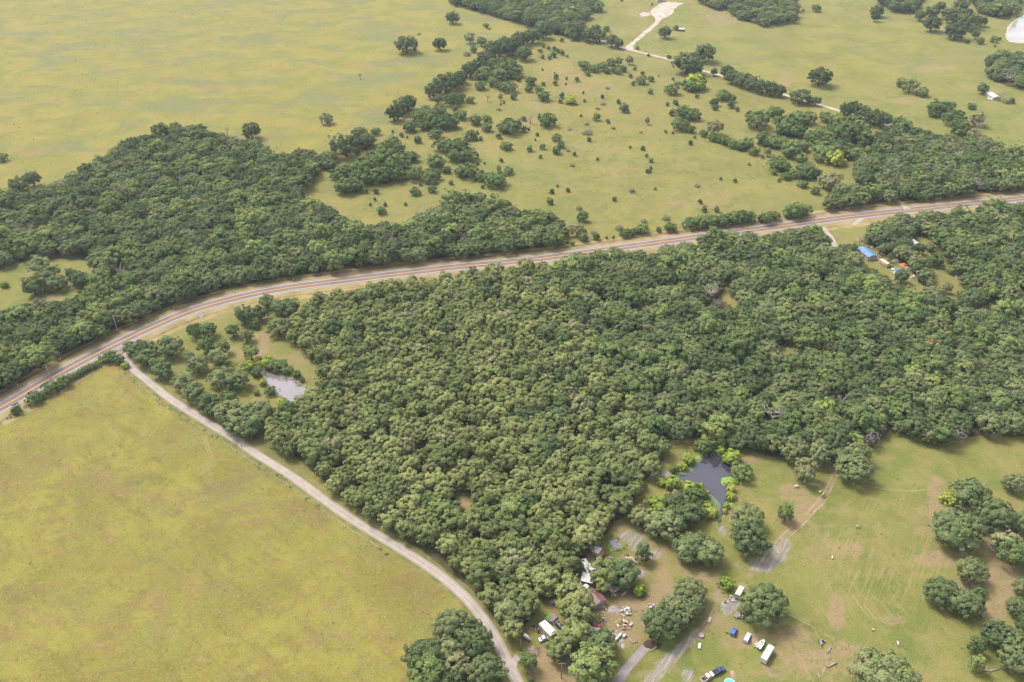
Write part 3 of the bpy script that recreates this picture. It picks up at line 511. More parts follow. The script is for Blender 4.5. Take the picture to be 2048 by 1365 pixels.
# ================================================================== trees: prototypes
def leaf_cloud(rs, C, N, size, tint):
    """quads at C facing N"""
    n = len(C); a = rs.randn(n, 3); N = N / np.linalg.norm(N, axis=1)[:, None]
    U = np.cross(N, a); U /= np.linalg.norm(U, axis=1)[:, None]; Vv = np.cross(N, U)
    s = size * (.65 + .7 * rs.rand(n))[:, None]; e = s * (.6 + .5 * rs.rand(n)[:, None])
    P4 = np.stack([C - U * s * .5 - Vv * e * .35, C + U * s * .35 - Vv * e * .5, C + U * s * .5 + Vv * e * .35, C - U * s * .35 + Vv * e * .5], 1)
    return P4.reshape(-1, 3), np.arange(n * 4).reshape(n, 4), np.repeat(tint, 4)
def crown_arrays(seed, R, H, rc=1.0, lo=.16, leaf=.48, per=46, shape='round', rag=.12):
    """clumps of leaves spread over and through the crown"""
    rs = np.random.RandomState(seed); zc, Rz = H * (lo + 1) / 2, H * (1 - lo) / 2
    nc = max(8, int(3.6 * (R * R + R * Rz * 1.2) / (rc * rc) * .62)); Cs = []; Ds = []; rr = []
    lob = rs.randn(5, 3); lob /= np.linalg.norm(lob, axis=1)[:, None]; lobk = rs.uniform(-.16, .14, 5)
    for i in range(nc):
        z = 1 - 2 * (i + .5) / nc; ph = i * 2.39996 + rs.randn() * .25
        if z < -.72: continue
        d = np.array([math.sqrt(max(0, 1 - z * z)) * math.cos(ph), math.sqrt(max(0, 1 - z * z)) * math.sin(ph), z])
        k = 1 + rs.randn() * rag + sum(lk * max(0, l @ d) for l, lk in zip(lob, lobk))
        if rs.rand() < .18: k *= rs.uniform(.5, .85)
        r = rc * rs.choice([.55, .8, 1.0, 1.3]) * rs.uniform(.88, 1.12)
        if shape == 'cone':
            t = (d[2] + 1) / 2; wdt = (1 - t) ** .75 * 1.15 + .08
            hd = np.array([math.cos(ph), math.sin(ph)]); c = np.array([hd[0] * wdt * max(.1, R - r * .5) * k, hd[1] * wdt * max(.1, R - r * .5) * k, H * (lo + (1 - lo) * t) - r * .4]); r *= (.55 + .6 * (1 - t))
        else:
            flat = 1.0 if shape == 'round' else .8
            c = np.array([d[0] * (R - r * .6) * k, d[1] * (R - r * .6) * k, zc + d[2] * (Rz - r * .5) * k * flat])
        Cs.append(c); Ds.append(d); rr.append(r)
    VV, FF, TT = [], [], []; base = 0
    for c, d, r in zip(Cs, Ds, rr):
        n = max(10, int(per * (r / rc) ** 2)); q = rs.randn(n, 3) + d * 1.0 + np.array([0, 0, .5]); q /= np.linalg.norm(q, axis=1)[:, None]
        pos = c + q * r * (.66 + .36 * rs.rand(n) + .28 * rs.rand(n) ** 4)[:, None] * np.array([1, 1, .82])
        pos[:, 2] = np.maximum(pos[:, 2], .15)
        nor = q * 1.0 + d * .45 + rs.randn(n, 3) * .30 + np.array([0, 0, .2])
        tint = np.clip(.5 + rs.randn() * .22 + rs.randn(n) * .2, 0, 1)
        v, f, tt = leaf_cloud(rs, pos, nor, leaf, tint); VV.append(v); FF.append(f + base); TT.append(tt); base += len(v)
    return np.concatenate(VV), np.concatenate(FF), np.concatenate(TT)
def with_tint(me, tint):
    a = me.attributes.new('tint', 'FLOAT', 'POINT'); a.data.foreach_set('value', tint.astype(np.float32)); return me
def trunk_mb(seed, R, H, r0=None):
    r = random.Random(seed); m = MB(); r0 = r0 or max(.07, .028 * H + .03 * R)
    top = H * .6; lean = (r.uniform(-.06, .06) * H, r.uniform(-.06, .06) * H)
    m.tube([(0, 0, -.1), (0, 0, .12 * H), (lean[0] * .5, lean[1] * .5, .33 * H), (lean[0], lean[1], top)], [r0 * 1.35, r0, r0 * .75, r0 * .3], 7)
    for k in range(6):
        a = k * 1.05 + r.uniform(-.4, .4); z0 = H * r.uniform(.2, .42); L = R * r.uniform(.5, .85)
        m.tube([(lean[0] * .4, lean[1] * .4, z0), (math.cos(a) * L * .5, math.sin(a) * L * .5, z0 + H * .16), (math.cos(a) * L, math.sin(a) * L, z0 + H * r.uniform(.25, .4))], [r0 * .5, r0 * .33, r0 * .1], 5)
    return m
PROTO = {}   # kind -> list of (crown mesh, trunk mesh, R, H)
def proto(kind, leafm, variants, R, H, **kw):
    PROTO[kind] = []
    for s in range(variants):
        V, F, T = crown_arrays(hash_(kind) + s * 17, R, H, **kw)
        cm = with_tint(mesh_np('crown', V, F, [leafm]), T); t = trunk_mb(hash_(kind) + s, R, H)
        PROTO[kind].append((cm, mesh_np('trunk', t.v, t.f, [M_bark], smooth=True), R, H))
def hash_(s): return sum((i + 1) * ord(c) for i, c in enumerate(s)) % 9999
proto('oak', L_oak, 5, 4.0, 9.5, rc=1.1, leaf=.50, per=56, rag=.15)
proto('mixed', L_mix, 4, 4.4, 10.0, rc=1.25, leaf=.52, per=64, rag=.17)
proto('elm', L_elm, 3, 4.0, 10.5, rc=1.2, leaf=.50, per=60, rag=.2)
proto('olive', L_olive, 2, 4.2, 9.0, rc=1.05, leaf=.46, per=52, rag=.18)
proto('bigoak', L_mix, 4, 8.0, 13.0, rc=1.35, leaf=.52, per=68, lo=.08, rag=.10)
proto('darkoak', L_dark, 3, 8.0, 13.5, rc=1.5, leaf=.6, per=64, lo=.07, rag=.12)
proto('juniper', L_jun, 4, 2.0, 4.0, rc=.66, leaf=.36, per=34, lo=.02, rag=.24)
proto('lime', L_lime, 2, 3.8, 9.0, rc=1.1, leaf=.46, per=52, rag=.2)
proto('evergreen', L_dark, 3, 4.2, 9.5, rc=1.2, leaf=.5, per=58, rag=.16)
proto('shrub', L_shrub, 4, 3.0, 5.0, rc=.8, leaf=.42, per=40, lo=.03, rag=.2)
proto('willow', L_will, 3, 2.6, 4.2, rc=.7, leaf=.40, per=40, lo=.03, rag=.2)
proto('greybush', L_grey, 2, 2.6, 2.2, rc=.6, leaf=.30, per=22, lo=.02, rag=.3)
proto('rust', L_brown, 1, 4.0, 8.5, rc=.8, leaf=.42, per=26, rag=.2)
def dead_arrays(seed, R, H):
    r = random.Random(seed); t = MB(); b = MB()
    t.tube([(0, 0, -.1), (.1, 0, H * .3), (r.uniform(-.4, .4), r.uniform(-.4, .4), H * .6)], [.42, .30, .17], 7)
    for k in range(9):
        a = k * .7 + r.uniform(-.3, .3); z0 = H * r.uniform(.22, .58); L = R * r.uniform(.6, 1.0); e = Vector((math.cos(a) * L, math.sin(a) * L, z0 + H * r.uniform(.1, .42)))
        mid = Vector((math.cos(a) * L * .45, math.sin(a) * L * .45, z0 + (e.z - z0) * .3)); b.tube([(0, 0, z0), mid, e], [.20, .13, .04], 5)
        for q in range(4):
            s = mid.lerp(e, r.uniform(.0, .9)); w = Vector((r.uniform(-1, 1), r.uniform(-1, 1), r.uniform(-.1, .9))) * R * .36; b.tube([s, s + w * .5, s + w + Vector((0, 0, .2))], [.09, .06, .03], 4)
    return t, b
PROTO['dead'] = []
for s in range(3):
    t, b = dead_arrays(50 + s, 3.6, 8.0); PROTO['dead'].append((mesh_np('branches', b.v, b.f, [M_dead], smooth=True), mesh_np('trunk', t.v, t.f, [M_dead], smooth=True), 3.6, 8.0))
KH = dict(oak=lambda r: 1.2 * r + 3.8, mixed=lambda r: 1.15 * r + 3.6, elm=lambda r: 1.35 * r + 4.6, olive=lambda r: 1.2 * r + 4, lime=lambda r: 1.2 * r + 4, evergreen=lambda r: 1.2 * r + 4.4, bigoak=lambda r: 1.08 * r + 3.2, darkoak=lambda r: 1.1 * r + 4.6, juniper=lambda r: 1.9 * r + .3,
          shrub=lambda r: 1.35 * r + .6, willow=lambda r: 1.35 * r + .5, greybush=lambda r: .75 * r + .2, rust=lambda r: 1.3 * r + 3, dead=lambda r: 1.5 * r + 3.2)
CH = dict(oak=.58, mixed=.58, elm=.58, olive=.58, lime=.58, evergreen=.58, bigoak=.52, darkoak=.52, juniper=.42, shrub=.5, willow=.5, greybush=.5, rust=.55, dead=.55)
NAME = dict(oak='oak_tree', mixed='oak_tree', elm='elm_tree', olive='oak_tree', lime='young_tree', evergreen='oak_tree', bigoak='oak_tree', darkoak='oak_tree', juniper='juniper_bush', shrub='thicket_shrub', willow='willow_shrub', greybush='bare_brush', rust='browned_oak', dead='dead_tree')
CATG = dict(juniper='bush', shrub='shrub', willow='shrub', greybush='brush')
class Placed: pass
ALL = []
def place(kind, x, y, r, H=None, rot=None, var=None):
    """one tree at (x, y) with crown radius r: thing > trunk, crown"""
    H = H or KH[kind](r); pr = PROTO[kind]; cm, tm, R0, H0 = pr[(rnd.randrange(len(pr)) if var is None else var % len(pr))]
    o = new_obj(NAME[kind]); o.location = (x, y, 0); o.rotation_euler = (0, 0, rnd.uniform(0, 6.28) if rot is None else rot)
    o.scale = (r / R0 * rnd.uniform(.95, 1.05), r / R0 * rnd.uniform(.95, 1.05), H / H0); o.empty_display_size = .5
    new_obj('trunk' if kind not in ('juniper', 'shrub', 'willow', 'greybush') else 'stem', tm, o); new_obj('crown' if kind != 'dead' else 'branches', cm, o)
    return o
def crown_at(kind, px, py, wpx):
    r = wpx / 8.0
    for _ in range(6):
        z = CH[kind] * KH[kind](r); p = at(px, py, z); r = wpx / 2 * px_of(p)[2] / FPX
    return p.x, p.y, r
def grp(phrase, items, Z=None, k=1.0, default='mixed', group=None, cat=None, labels=None, ww=.97):
    """trees and bushes read off the photograph: (x, y, crown width[, kind]); their label is the place in the row, left to right"""
    L = []
    for it in items:
        x, y, w = it[:3]; kind = it[3] if len(it) > 3 else default; lab = it[4] if len(it) > 4 else None
        if Z: (x, y), w = Z(x, y), w / k
        X, Y, r = crown_at(kind, x, y, w * ww * (.75 if kind == 'greybush' else 1)); L.append((x, y, kind, X, Y, r, lab))
    L.sort(key=lambda q: q[0]); n = len(L)
    LOOK = dict(oak='olive green post oak', mixed='rounded grey-green oak', elm='fresh green tree', olive='pale olive tree', lime='light green young tree', evergreen='dark oak', bigoak='broad domed oak', darkoak='broad dark oak', juniper='small dark juniper', shrub='dense green bush', willow='bright yellow-green bush', greybush='low grey leafless brush', rust='browned oak', dead='bare grey dead tree')
    ORD = ['leftmost', 'second from the left', 'third from the left', 'fourth from the left', 'fifth from the left', 'sixth from the left', 'seventh from the left', 'eighth from the left', 'ninth from the left', 'tenth from the left', 'eleventh from the left', 'twelfth from the left']
    kinds = {}
    for q in L: kinds.setdefault(q[2], []).append(q)
    for q in L:
        o = place(q[2], q[3], q[4], q[5]); same = kinds[q[2]]; i = same.index(q)
        if q[6]: lab = q[6]
        elif len(same) == 1: lab = LOOK[q[2]] + ', the only one ' + phrase if n > 1 else LOOK[q[2]] + ' ' + phrase
        else:
            j = len(same) - 1 - i; o_ = ORD[i] if i <= j or j > 11 else ORD[j].replace('left', 'right')
            lab = LOOK[q[2]] + ', ' + (ORD[i] if i < 12 else o_) + ' ' + phrase
        tag(o, lab, cat or CATG.get(q[2], 'tree'), group or phrase); ALL.append(o)
# ================================================================== the woods
rsW = np.random.RandomState(11)
HOLE_W = [W(h, 2.0) for h in HOLES]
def crowded(x, y, H, polys):
    """does a tree of this height stand over or hide one of the open patches?"""
    return False
def in_poly(px, py, poly):
    r = False; j = len(poly) - 1
    for i in range(len(poly)):
        xi, yi = poly[i]; xj, yj = poly[j]
        if (yi > py) != (yj > py) and px < (xj - xi) * (py - yi) / (yj - yi) + xi: r = not r
        j = i
    return r
OPEN = HOLES + [[Z8(*p) for p in [(560, 480), (900, 430), (960, 540), (1060, 650), (1220, 720), (1250, 820), (1270, 880), (1130, 930), (1080, 1010), (1000, 1100), (900, 1100), (650, 860), (640, 700), (720, 600)]], [Z6(*p) for p in [(540, 500), (720, 260), (1060, 190), (1090, 290), (960, 420), (700, 640), (530, 740), (400, 760)]], [Z6(*p) for p in [(300, 1000), (350, 880), (520, 860), (640, 960), (480, 1040), (300, 1090)]], [ZE(*p) for p in [(350, 430), (430, 330), (560, 280), (700, 250), (880, 520), (860, 600), (760, 690), (560, 800), (400, 800), (360, 600)]],
    [ZC(*p) for p in [(520, 500), (600, 480), (720, 330), (800, 260), (920, 370), (860, 480), (740, 560), (740, 800), (690, 910), (650, 1010), (560, 1000), (570, 760)]], [ZC(*p) for p in [(640, 1010), (760, 1060), (920, 1190), (840, 1330), (700, 1230)]], [ZE(*p) for p in [(560, 90), (580, 0), (700, -60), (760, 20), (700, 200), (560, 300)]], [ZE(*p) for p in [(60, 660), (200, 680), (560, 690), (540, 800), (200, 820), (60, 760)]]]
def scatter(poly_px, tries, radius, k=.70, z=4.0, inset=1.2):
    """uneven wood: darts thrown at the ground, big crowns first"""
    A = W(poly_px, z); lo, hi = A.min(0), A.max(0); area = (hi - lo).prod(); n = int(area * tries)
    Q = rsW.uniform(lo, hi, (n, 2)); Q = Q[inside(Q, A)]; Q = Q[seg_dist(Q, A, True) > inset]
    Q = Q[seg_dist(Q, hwy) > 12.5]; Q = Q[seg_dist(Q, road) > 5.0]
    Rr = np.array([radius(q) for q in Q]); order = np.argsort(-np.round(Rr, 0) + rsW.rand(len(Q)) * 1.2); Q, Rr = Q[order], Rr[order]
    out = np.zeros((len(Q), 3)); m = 0
    for (x, y), r in zip(Q, Rr):
        if m:
            d2 = (out[:m, 0] - x) ** 2 + (out[:m, 1] - y) ** 2
            if (d2 < (k * (out[:m, 2] + r)) ** 2).any(): continue
        H = 1.2 * r + 4.4
        if any(in_poly(*px_of((x, y, zz))[:2], h) for zz in (1.0, H * .5, H * .85) for h in OPEN): continue
        out[m] = (x, y, r); m += 1
    return out[:m]
trees_w = []     # (x, y, r, kind, wood)
def cnoise(x, y): return math.sin(x * .031 + 1.3) * math.cos(y * .027 - .4) + .6 * math.sin(x * .011 - y * .017) + .4 * math.sin(x * .09 + y * .05)
def r_even(q): return rsW.uniform(2.9, 4.5) if rsW.rand() < .93 else rsW.uniform(4.6, 5.6)
def r_mixed(q):
    u = rsW.rand(); return rsW.uniform(5.0, 7.0) if u < .16 else (rsW.uniform(3.8, 5.2) if u < .58 else rsW.uniform(2.2, 3.8))
for wood, rad, kk in (('north', r_mixed, .68), ('central', r_even, .70), ('east', r_mixed, .70), ('grove', r_mixed, .70), ('eastern', r_mixed, .70), ('top', lambda q: r_mixed(q) + 1, .72), ('topright', lambda q: r_mixed(q) + 1, .72), ('farright', lambda q: r_mixed(q) + 1, .72), ('corner', lambda q: r_mixed(q) + 1, .72)):
    for x, y, r in scatter(WOODS[wood], .22, rad, kk):
        u = rsW.rand(); c = cnoise(x, y)
        if wood == 'central':
            kind = 'oak' if u < .84 else ('mixed' if u < .93 else ('elm' if u < .975 else 'olive'))
        else:
            if wood == 'east' and r < 3.6 and c > .95: continue          # thin, half-open patches
            e = .24 + .16 * c
            kind = 'elm' if u < e else ('mixed' if u < .66 else ('evergreen' if u < .82 else ('oak' if u < .91 else ('olive' if u < .965 else 'lime'))))
            if r > 4.9: kind = 'bigoak' if u < .8 else 'elm'
            if rsW.rand() < .010: kind = 'dead'
            if rsW.rand() < .010: kind, r = 'greytree', min(r, 3.2)
        trees_w.append((x, y, r, kind, wood))
# ================================================================== trees and bushes one can tell apart
k2 = 2.923
grp('among lone trees in the far pale field', [(600, 105, 80, 'darkoak'), (525, 258, 85, 'darkoak'), (330, 262, 128, 'darkoak'), (795, 152, 30, 'shrub'), (702, 222, 60, 'olive'), (770, 240, 55, 'mixed'), (722, 293, 38, 'juniper'), (685, 318, 60, 'greybush'), (403, 200, 30, 'greybush'), (380, 292, 40, 'greybush'), (815, 170, 26, 'greybush'), (58, 440, 40, 'dead')], Z2, k2)
grp('in the far field above the north wood', [(502, 262, 36, 'darkoak'), (652, 236, 24, 'mixed'), (453, 260, 15, 'dead'), (38, 372, 40, 'darkoak'), (64, 358, 32, 'darkoak'), (3, 316, 20, 'shrub'), (690, 292, 60, 'darkoak'), (735, 278, 30, 'mixed')])
grp('in the oak row dividing the far fields', [(1130, 188, 95), (1065, 212, 105), (1000, 230, 100), (950, 275, 130), (905, 262, 100), (850, 292, 125), (1020, 312, 100), (795, 342, 105), (840, 378, 90), (750, 378, 85), (700, 410, 105)], Z2, k2, 'darkoak')
grp('in the lower end of the oak row', [(560, 490, 145), (615, 470, 115), (490, 532, 105), (650, 452, 80), (310, 622, 115), (258, 664, 110), (340, 602, 95), (60, 790, 105), (100, 822, 95), (30, 832, 95)], Z2, k2, 'darkoak')
grp('in the thickets beside the oak row', [(920, 398, 130), (880, 430, 100), (960, 420, 90), (780, 432, 95), (760, 502, 62), (840, 482, 64), (880, 505, 54), (930, 512, 80), (600, 582, 95), (640, 575, 60), (700, 585, 48), (1055, 476, 62), (985, 465, 28, 'juniper'), (510, 580, 45, 'olive')], Z2, k2, 'shrub')
grp('in the bushy mass left of the pasture', [(440, 662, 105), (520, 652, 85), (480, 702, 125), (400, 692, 95), (560, 712, 115), (350, 742, 80), (430, 732, 75), (600, 720, 80), (150, 770, 52), (500, 780, 70), (540, 850, 95), (600, 872, 105), (650, 842, 85), (690, 905, 95), (620, 915, 85), (710, 790, 72), (645, 672, 72), (610, 632, 38)], Z2, k2, 'shrub')
grp('in the thicket above the north wood', [(250, 830, 95), (200, 872, 95), (282, 872, 85), (365, 920, 75), (250, 942, 150), (180, 932, 130), (120, 962, 130), (60, 982, 130), (300, 962, 115), (380, 1015, 98), (230, 1012, 130), (150, 1032, 120), (290, 1022, 85), (60, 1042, 120), (20, 1002, 100), (-30, 1090, 120), (30, 1090, 90), (-60, 1020, 110)], Z2, k2, 'shrub')
grp('beside the hidden pond in the lower pasture', [(505, 950, 110, 'shrub'), (565, 995, 48, 'shrub'), (480, 1022, 92, 'shrub'), (490, 1062, 42, 'shrub'), (685, 1000, 112, 'shrub'), (645, 1005, 60, 'shrub'), (760, 1032, 62, 'shrub'), (850, 1052, 112, 'shrub'), (810, 1040, 70, 'shrub'), (928, 1000, 54, 'shrub'), (380, 1120, 56, 'shrub'), (480, 1105, 52, 'shrub'), (445, 1065, 32, 'juniper'), (415, 1078, 22, 'juniper'), (590, 1070, 26, 'juniper'), (775, 1092, 22, 'juniper'), (185, 1232, 52, 'shrub'), (145, 1167, 20, 'juniper'), (118, 1197, 18, 'juniper'), (325, 1195, 18, 'juniper'), (205, 1197, 22, 'juniper'), (150, 1118, 34, 'juniper'), (90, 1117, 30, 'juniper'), (40, 1102, 46, 'juniper'), (870, 987, 25, 'olive')], Z2, k2)
grp('in the upper pasture below the gravel lane', [(1240, 236, 24), (1130, 272, 20), (1160, 282, 22), (1115, 300, 22), (1195, 287, 24), (1190, 322, 34), (1240, 310, 30), (1215, 300, 24), (1125, 335, 22), (1165, 337, 24), (1100, 297, 12), (1270, 330, 14)], Z2, k2, 'juniper')
grp('in the hedge-like patch of the upper pasture', [(1375, 386, 62), (1430, 402, 54), (1480, 392, 62), (1530, 366, 52), (1545, 410, 42), (1600, 405, 42), (1572, 420, 40), (1572, 360, 42, 'olive'), (1635, 352, 42, 'olive'), (1390, 430, 36), (1500, 415, 42), (1350, 375, 34)], Z2, k2, 'shrub')
grp('on the right of the upper pasture', [(1665, 402, 22), (1640, 446, 22), (1700, 470, 62, 'shrub'), (1760, 462, 38, 'shrub'), (1655, 490, 26), (1755, 538, 28), (1880, 525, 78, 'shrub'), (1325, 466, 30), (1205, 452, 32), (1200, 487, 28), (1130, 493, 22), (1505, 516, 36, 'greybush'), (1475, 566, 22), (1915, 485, 50, 'greybush'), (1905, 600, 28), (1855, 610, 20)], Z2, k2, 'juniper')
grp('in the middle of the pasture', [(1045, 522, 44, 'shrub'), (1110, 530, 48, 'shrub'), (1135, 562, 76, 'shrub'), (1240, 560, 32), (1230, 592, 26), (1290, 586, 62, 'willow'), (955, 570, 34), (880, 567, 26, 'olive'), (805, 568, 46, 'dead'), (870, 640, 34, 'greybush'), (1605, 637, 52), (1570, 597, 24), (1445, 688, 44), (1505, 710, 26), (1350, 677, 16), (1385, 726, 36, 'greybush'), (1740, 705, 28, 'olive'), (1450, 636, 34, 'greybush'), (1480, 608, 40, 'greybush')], Z2, k2, 'juniper')
grp('in the left middle of the pasture', [(735, 702, 78, 'shrub'), (800, 695, 54, 'shrub'), (800, 746, 62, 'shrub'), (945, 740, 112, 'shrub'), (900, 750, 70, 'shrub'), (1015, 695, 32, 'shrub'), (1055, 692, 52, 'dead'), (1020, 757, 36), (1045, 757, 16), (1150, 705, 98, 'shrub'), (870, 796, 34), (915, 853, 62, 'shrub'), (1050, 873, 34), (1128, 860, 34), (1095, 788, 20), (765, 812, 22), (740, 815, 16), (395, 820, 40), (300, 790, 24), (250, 770, 16), (335, 805, 14)], Z2, k2, 'juniper')
grp('in the lower middle of the pasture', [(1208, 806, 54, 'shrub'), (1232, 850, 42, 'shrub'), (1205, 882, 52, 'shrub'), (1275, 882, 28, 'greybush'), (1313, 902, 24), (1390, 776, 72, 'greybush'), (1398, 817, 26), (1300, 967, 42, 'greybush'), (1285, 757, 32, 'greybush'), (1115, 918, 22), (1540, 750, 34, 'greybush'), (1990, 836, 28), (1700, 775, 24, 'greybush')], Z2, k2, 'juniper')
grp('in the open pasture above the highway', [(1170, 1180, 38), (1365, 1271, 66), (1340, 1219, 48, 'greybush'), (1325, 1340, 74, 'olive'), (1370, 1352, 26), (1545, 1166, 24), (1785, 1104, 16), (1650, 1117, 48, 'greybush'), (1850, 1277, 60, 'greybush'), (1875, 1330, 66, 'shrub'), (1720, 1296, 50, 'greybush'), (1575, 1336, 62, 'greybush'), (1420, 1362, 40, 'greybush'), (2030, 1087, 44, 'greybush'), (2045, 1180, 26)], Z2, k2, 'juniper')
grp('along the highway fence in the middle', [(1365, 105, 48), (1440, 100, 44), (1605, 80, 60, 'shrub'), (1650, 75, 50, 'shrub'), (1710, 55, 72, 'shrub'), (1540, 103, 18), (1805, 60, 30), (1300, 140, 24), (1275, 130, 20), (1500, 105, 14), (1680, 62, 50, 'shrub')], zm(700, 440, k2), k2, 'juniper')
grp('in the tree row beside the upper gravel lane', [(1268, 172, 84), (1330, 190, 92), (1400, 206, 94), (1458, 214, 84), (1530, 240, 84), (1572, 256, 62), (1200, 165, 70)], Z2, k2, 'darkoak')
grp('near the pale gravel yard at the top', [(1840, 190, 78, 'darkoak'), (1440, 165, 48, 'shrub'), (1500, 172, 36, 'shrub'), (1445, 45, 70, 'shrub'), (1430, 20, 60, 'elm'), (1590, 4, 20, 'juniper'), (1905, 165, 34, 'shrub'), (1680, 282, 18, 'juniper'), (1745, 325, 18, 'juniper'), (1865, 335, 26, 'shrub')], Z2, k2)
grp('at the lane bend above the pasture', [(75, 372, 165), (180, 312, 132), (120, 400, 100)], Z3, k2, 'darkoak')
grp('standing alone in the green meadow', [(855, 450, 134, 'darkoak', 'lone round dark oak in the middle of the green far meadow'), (520, 130, 42, 'darkoak', 'small dark oak in front of the top wood'), (755, 62, 14, 'juniper', 'tiny dark bush beside the top wood'), (835, 50, 52, 'shrub', 'low green bush right of the top wood')], Z3, k2)
grp('in the hedgerow along the gravel lane', [(310, 422, 84), (342, 450, 90), (400, 466, 100), (460, 490, 94), (520, 510, 94), (572, 520, 92), (620, 532, 74), (435, 475, 80)], Z3, k2, 'darkoak')
grp('at the right end of the gravel lane', [(740, 560, 104, 'mixed'), (832, 590, 52, 'mixed'), (700, 560, 44, 'mixed'), (235, 420, 40, 'mixed'), (800, 590, 40, 'mixed'), (1040, 640, 112), (1100, 660, 94), (1180, 690, 114), (1232, 702, 92), (1320, 722, 82), (1000, 640, 60)], Z3, k2, 'darkoak')
grp('on the slope left of the hedgerow', [(120, 480, 122, 'willow'), (100, 500, 90, 'shrub'), (290, 560, 74, 'shrub'), (235, 602, 46), (240, 632, 32), (330, 616, 42), (345, 580, 42), (135, 562, 26), (60, 660, 94, 'shrub'), (112, 672, 84, 'shrub'), (40, 730, 92, 'shrub'), (95, 756, 54, 'shrub'), (240, 742, 84, 'olive'), (10, 602, 30), (-10, 660, 40)], Z3, k2, 'juniper')
grp('in the diagonal bush line of the pasture', [(175, 782, 48), (230, 802, 62), (300, 820, 64), (345, 842, 62), (425, 842, 94), (470, 885, 58), (265, 812, 50), (390, 860, 54), (95, 840, 20, 'juniper')], Z3, k2, 'shrub')
grp('in the thickets left of the eastern wood', [(490, 702, 134), (595, 656, 84), (660, 730, 134), (720, 692, 94), (780, 692, 94), (720, 762, 104), (890, 686, 74), (640, 762, 84), (530, 812, 94), (610, 832, 94), (560, 832, 74), (680, 882, 114), (740, 852, 94), (830, 802, 114), (900, 792, 124)], Z3, k2, 'shrub')
grp('in the bright thicket against the eastern wood', [(1000, 772, 150), (960, 712, 94), (1080, 762, 124), (1120, 802, 114), (1060, 702, 84), (880, 892, 134), (940, 922, 114, 'willow'), (980, 872, 124), (1050, 892, 104), (750, 926, 74), (900, 830, 90), (860, 850, 90)], Z3, k2, 'shrub')
grp('between the pasture and the eastern wood', [(600, 952, 104), (640, 972, 74), (655, 1032, 54), (585, 1006, 40), (720, 1012, 84), (780, 1002, 104), (822, 1012, 84), (755, 1076, 54), (825, 1116, 52), (930, 1060, 114, 'olive'), (880, 1060, 70, 'olive'), (615, 1056, 20, 'juniper'), (520, 920, 20, 'juniper'), (440, 962, 16, 'juniper'), (550, 886, 44, 'olive')], Z3, k2, 'shrub')
grp('around the white ruin in the far meadow', [(1330, 486, 64, 'shrub'), (1385, 492, 84, 'elm'), (1455, 512, 62, 'dead'), (1450, 542, 62, 'shrub'), (1810, 516, 64, 'mixed'), (1910, 560, 60, 'dead'), (1950, 596, 62, 'greybush'), (1975, 590, 34, 'juniper')], Z3, k2)
grp('in the loose clump of the right meadow', [(1550, 632, 114), (1600, 626, 74), (1520, 662, 62), (1640, 692, 114), (1680, 752, 114), (1770, 692, 84, 'olive'), (1780, 732, 64, 'dead'), (1740, 622, 44), (1750, 792, 64, 'olive'), (1800, 816, 64, 'olive'), (1605, 680, 70, 'greybush')], Z3, k2, 'shrub')
grp('in the scattered trees by the white pond', [(1190, 66, 78), (1180, 102, 48), (1440, 92, 64), (1510, 72, 84), (1510, 142, 104), (1640, 92, 114), (1600, 82, 64), (1730, 122, 114), (1720, 76, 54), (1800, 126, 64), (1650, 182, 124), (1765, 202, 48), (1735, 180, 26, 'juniper'), (1790, 240, 46, 'shrub'), (1715, 246, 24, 'juniper'), (1870, 232, 44, 'shrub'), (1905, 230, 20, 'juniper'), (1875, 270, 14, 'juniper'), (1680, 30, 90), (1560, 40, 60)], Z3, k2, 'darkoak')
grp('in the hedge along the highway', [(100, 1306, 84), (160, 1298, 92), (225, 1292, 92), (290, 1288, 92), (345, 1282, 92), (400, 1274, 92), (440, 1266, 80), (540, 1276, 84), (590, 1264, 62), (710, 1236, 114), (756, 1230, 84), (665, 1250, 60), (512, 1282, 40, 'juniper')], Z3, k2, 'shrub')
grp('near the left pond and road junction', [(1425, 552, 135), (1520, 542, 105), (1360, 646, 84), (1436, 674, 88), (1487, 616, 64, 'shrub'), (1625, 622, 134), (1560, 472, 94), (1690, 512, 150), (1630, 500, 100), (1140, 642, 105), (1212, 642, 105), (1205, 727, 114, 'elm'), (990, 738, 158), (1275, 797, 124), (1308, 742, 84)], Z4, k2, 'mixed', ww=.85)
grp('along the gravel road near the junction', [(1150, 842, 124), (1105, 802, 74), (800, 752, 124), (850, 802, 134), (932, 862, 134), (756, 742, 84), (880, 742, 84), (965, 900, 84), (1280, 922, 134), (1392, 932, 138), (1332, 902, 124), (1330, 1042, 114, 'elm'), (1065, 942, 124), (1132, 1002, 134), (1205, 1062, 134), (1240, 1110, 90)], Z4, k2, 'mixed', ww=.85)
grp('in the oak clump below the left pond', [(1400, 1132, 154), (1520, 1112, 134), (1310, 1122, 124), (1400, 1202, 134), (1482, 1182, 144), (1550, 1132, 94), (1460, 1230, 110), (1340, 1180, 90)], Z4, k2, 'mixed')
grp('on the bank of the left pond', [(1465, 772, 78, 'elm'), (1455, 852, 74), (1500, 892, 64, 'shrub'), (1560, 828, 90), (1600, 848, 70, 'shrub'), (1640, 852, 84, 'shrub'), (1682, 876, 62, 'shrub'), (1735, 902, 54, 'shrub'), (1580, 1002, 60, 'shrub'), (1650, 1072, 62), (1535, 950, 44), (1765, 935, 30, 'shrub'), (1500, 1012, 30, 'juniper')], Z4, k2, 'willow')
grp('in the small clearing above the highway', [(230, 256, 134), (190, 382, 144), (290, 312, 124), (332, 362, 114), (410, 312, 64), (472, 346, 114), (440, 332, 84), (620, 252, 144), (600, 302, 104), (25, 378, 52, 'willow'), (702, 295, 90, 'dead'), (250, 370, 100)], Z4, k2, 'mixed', ww=.85)
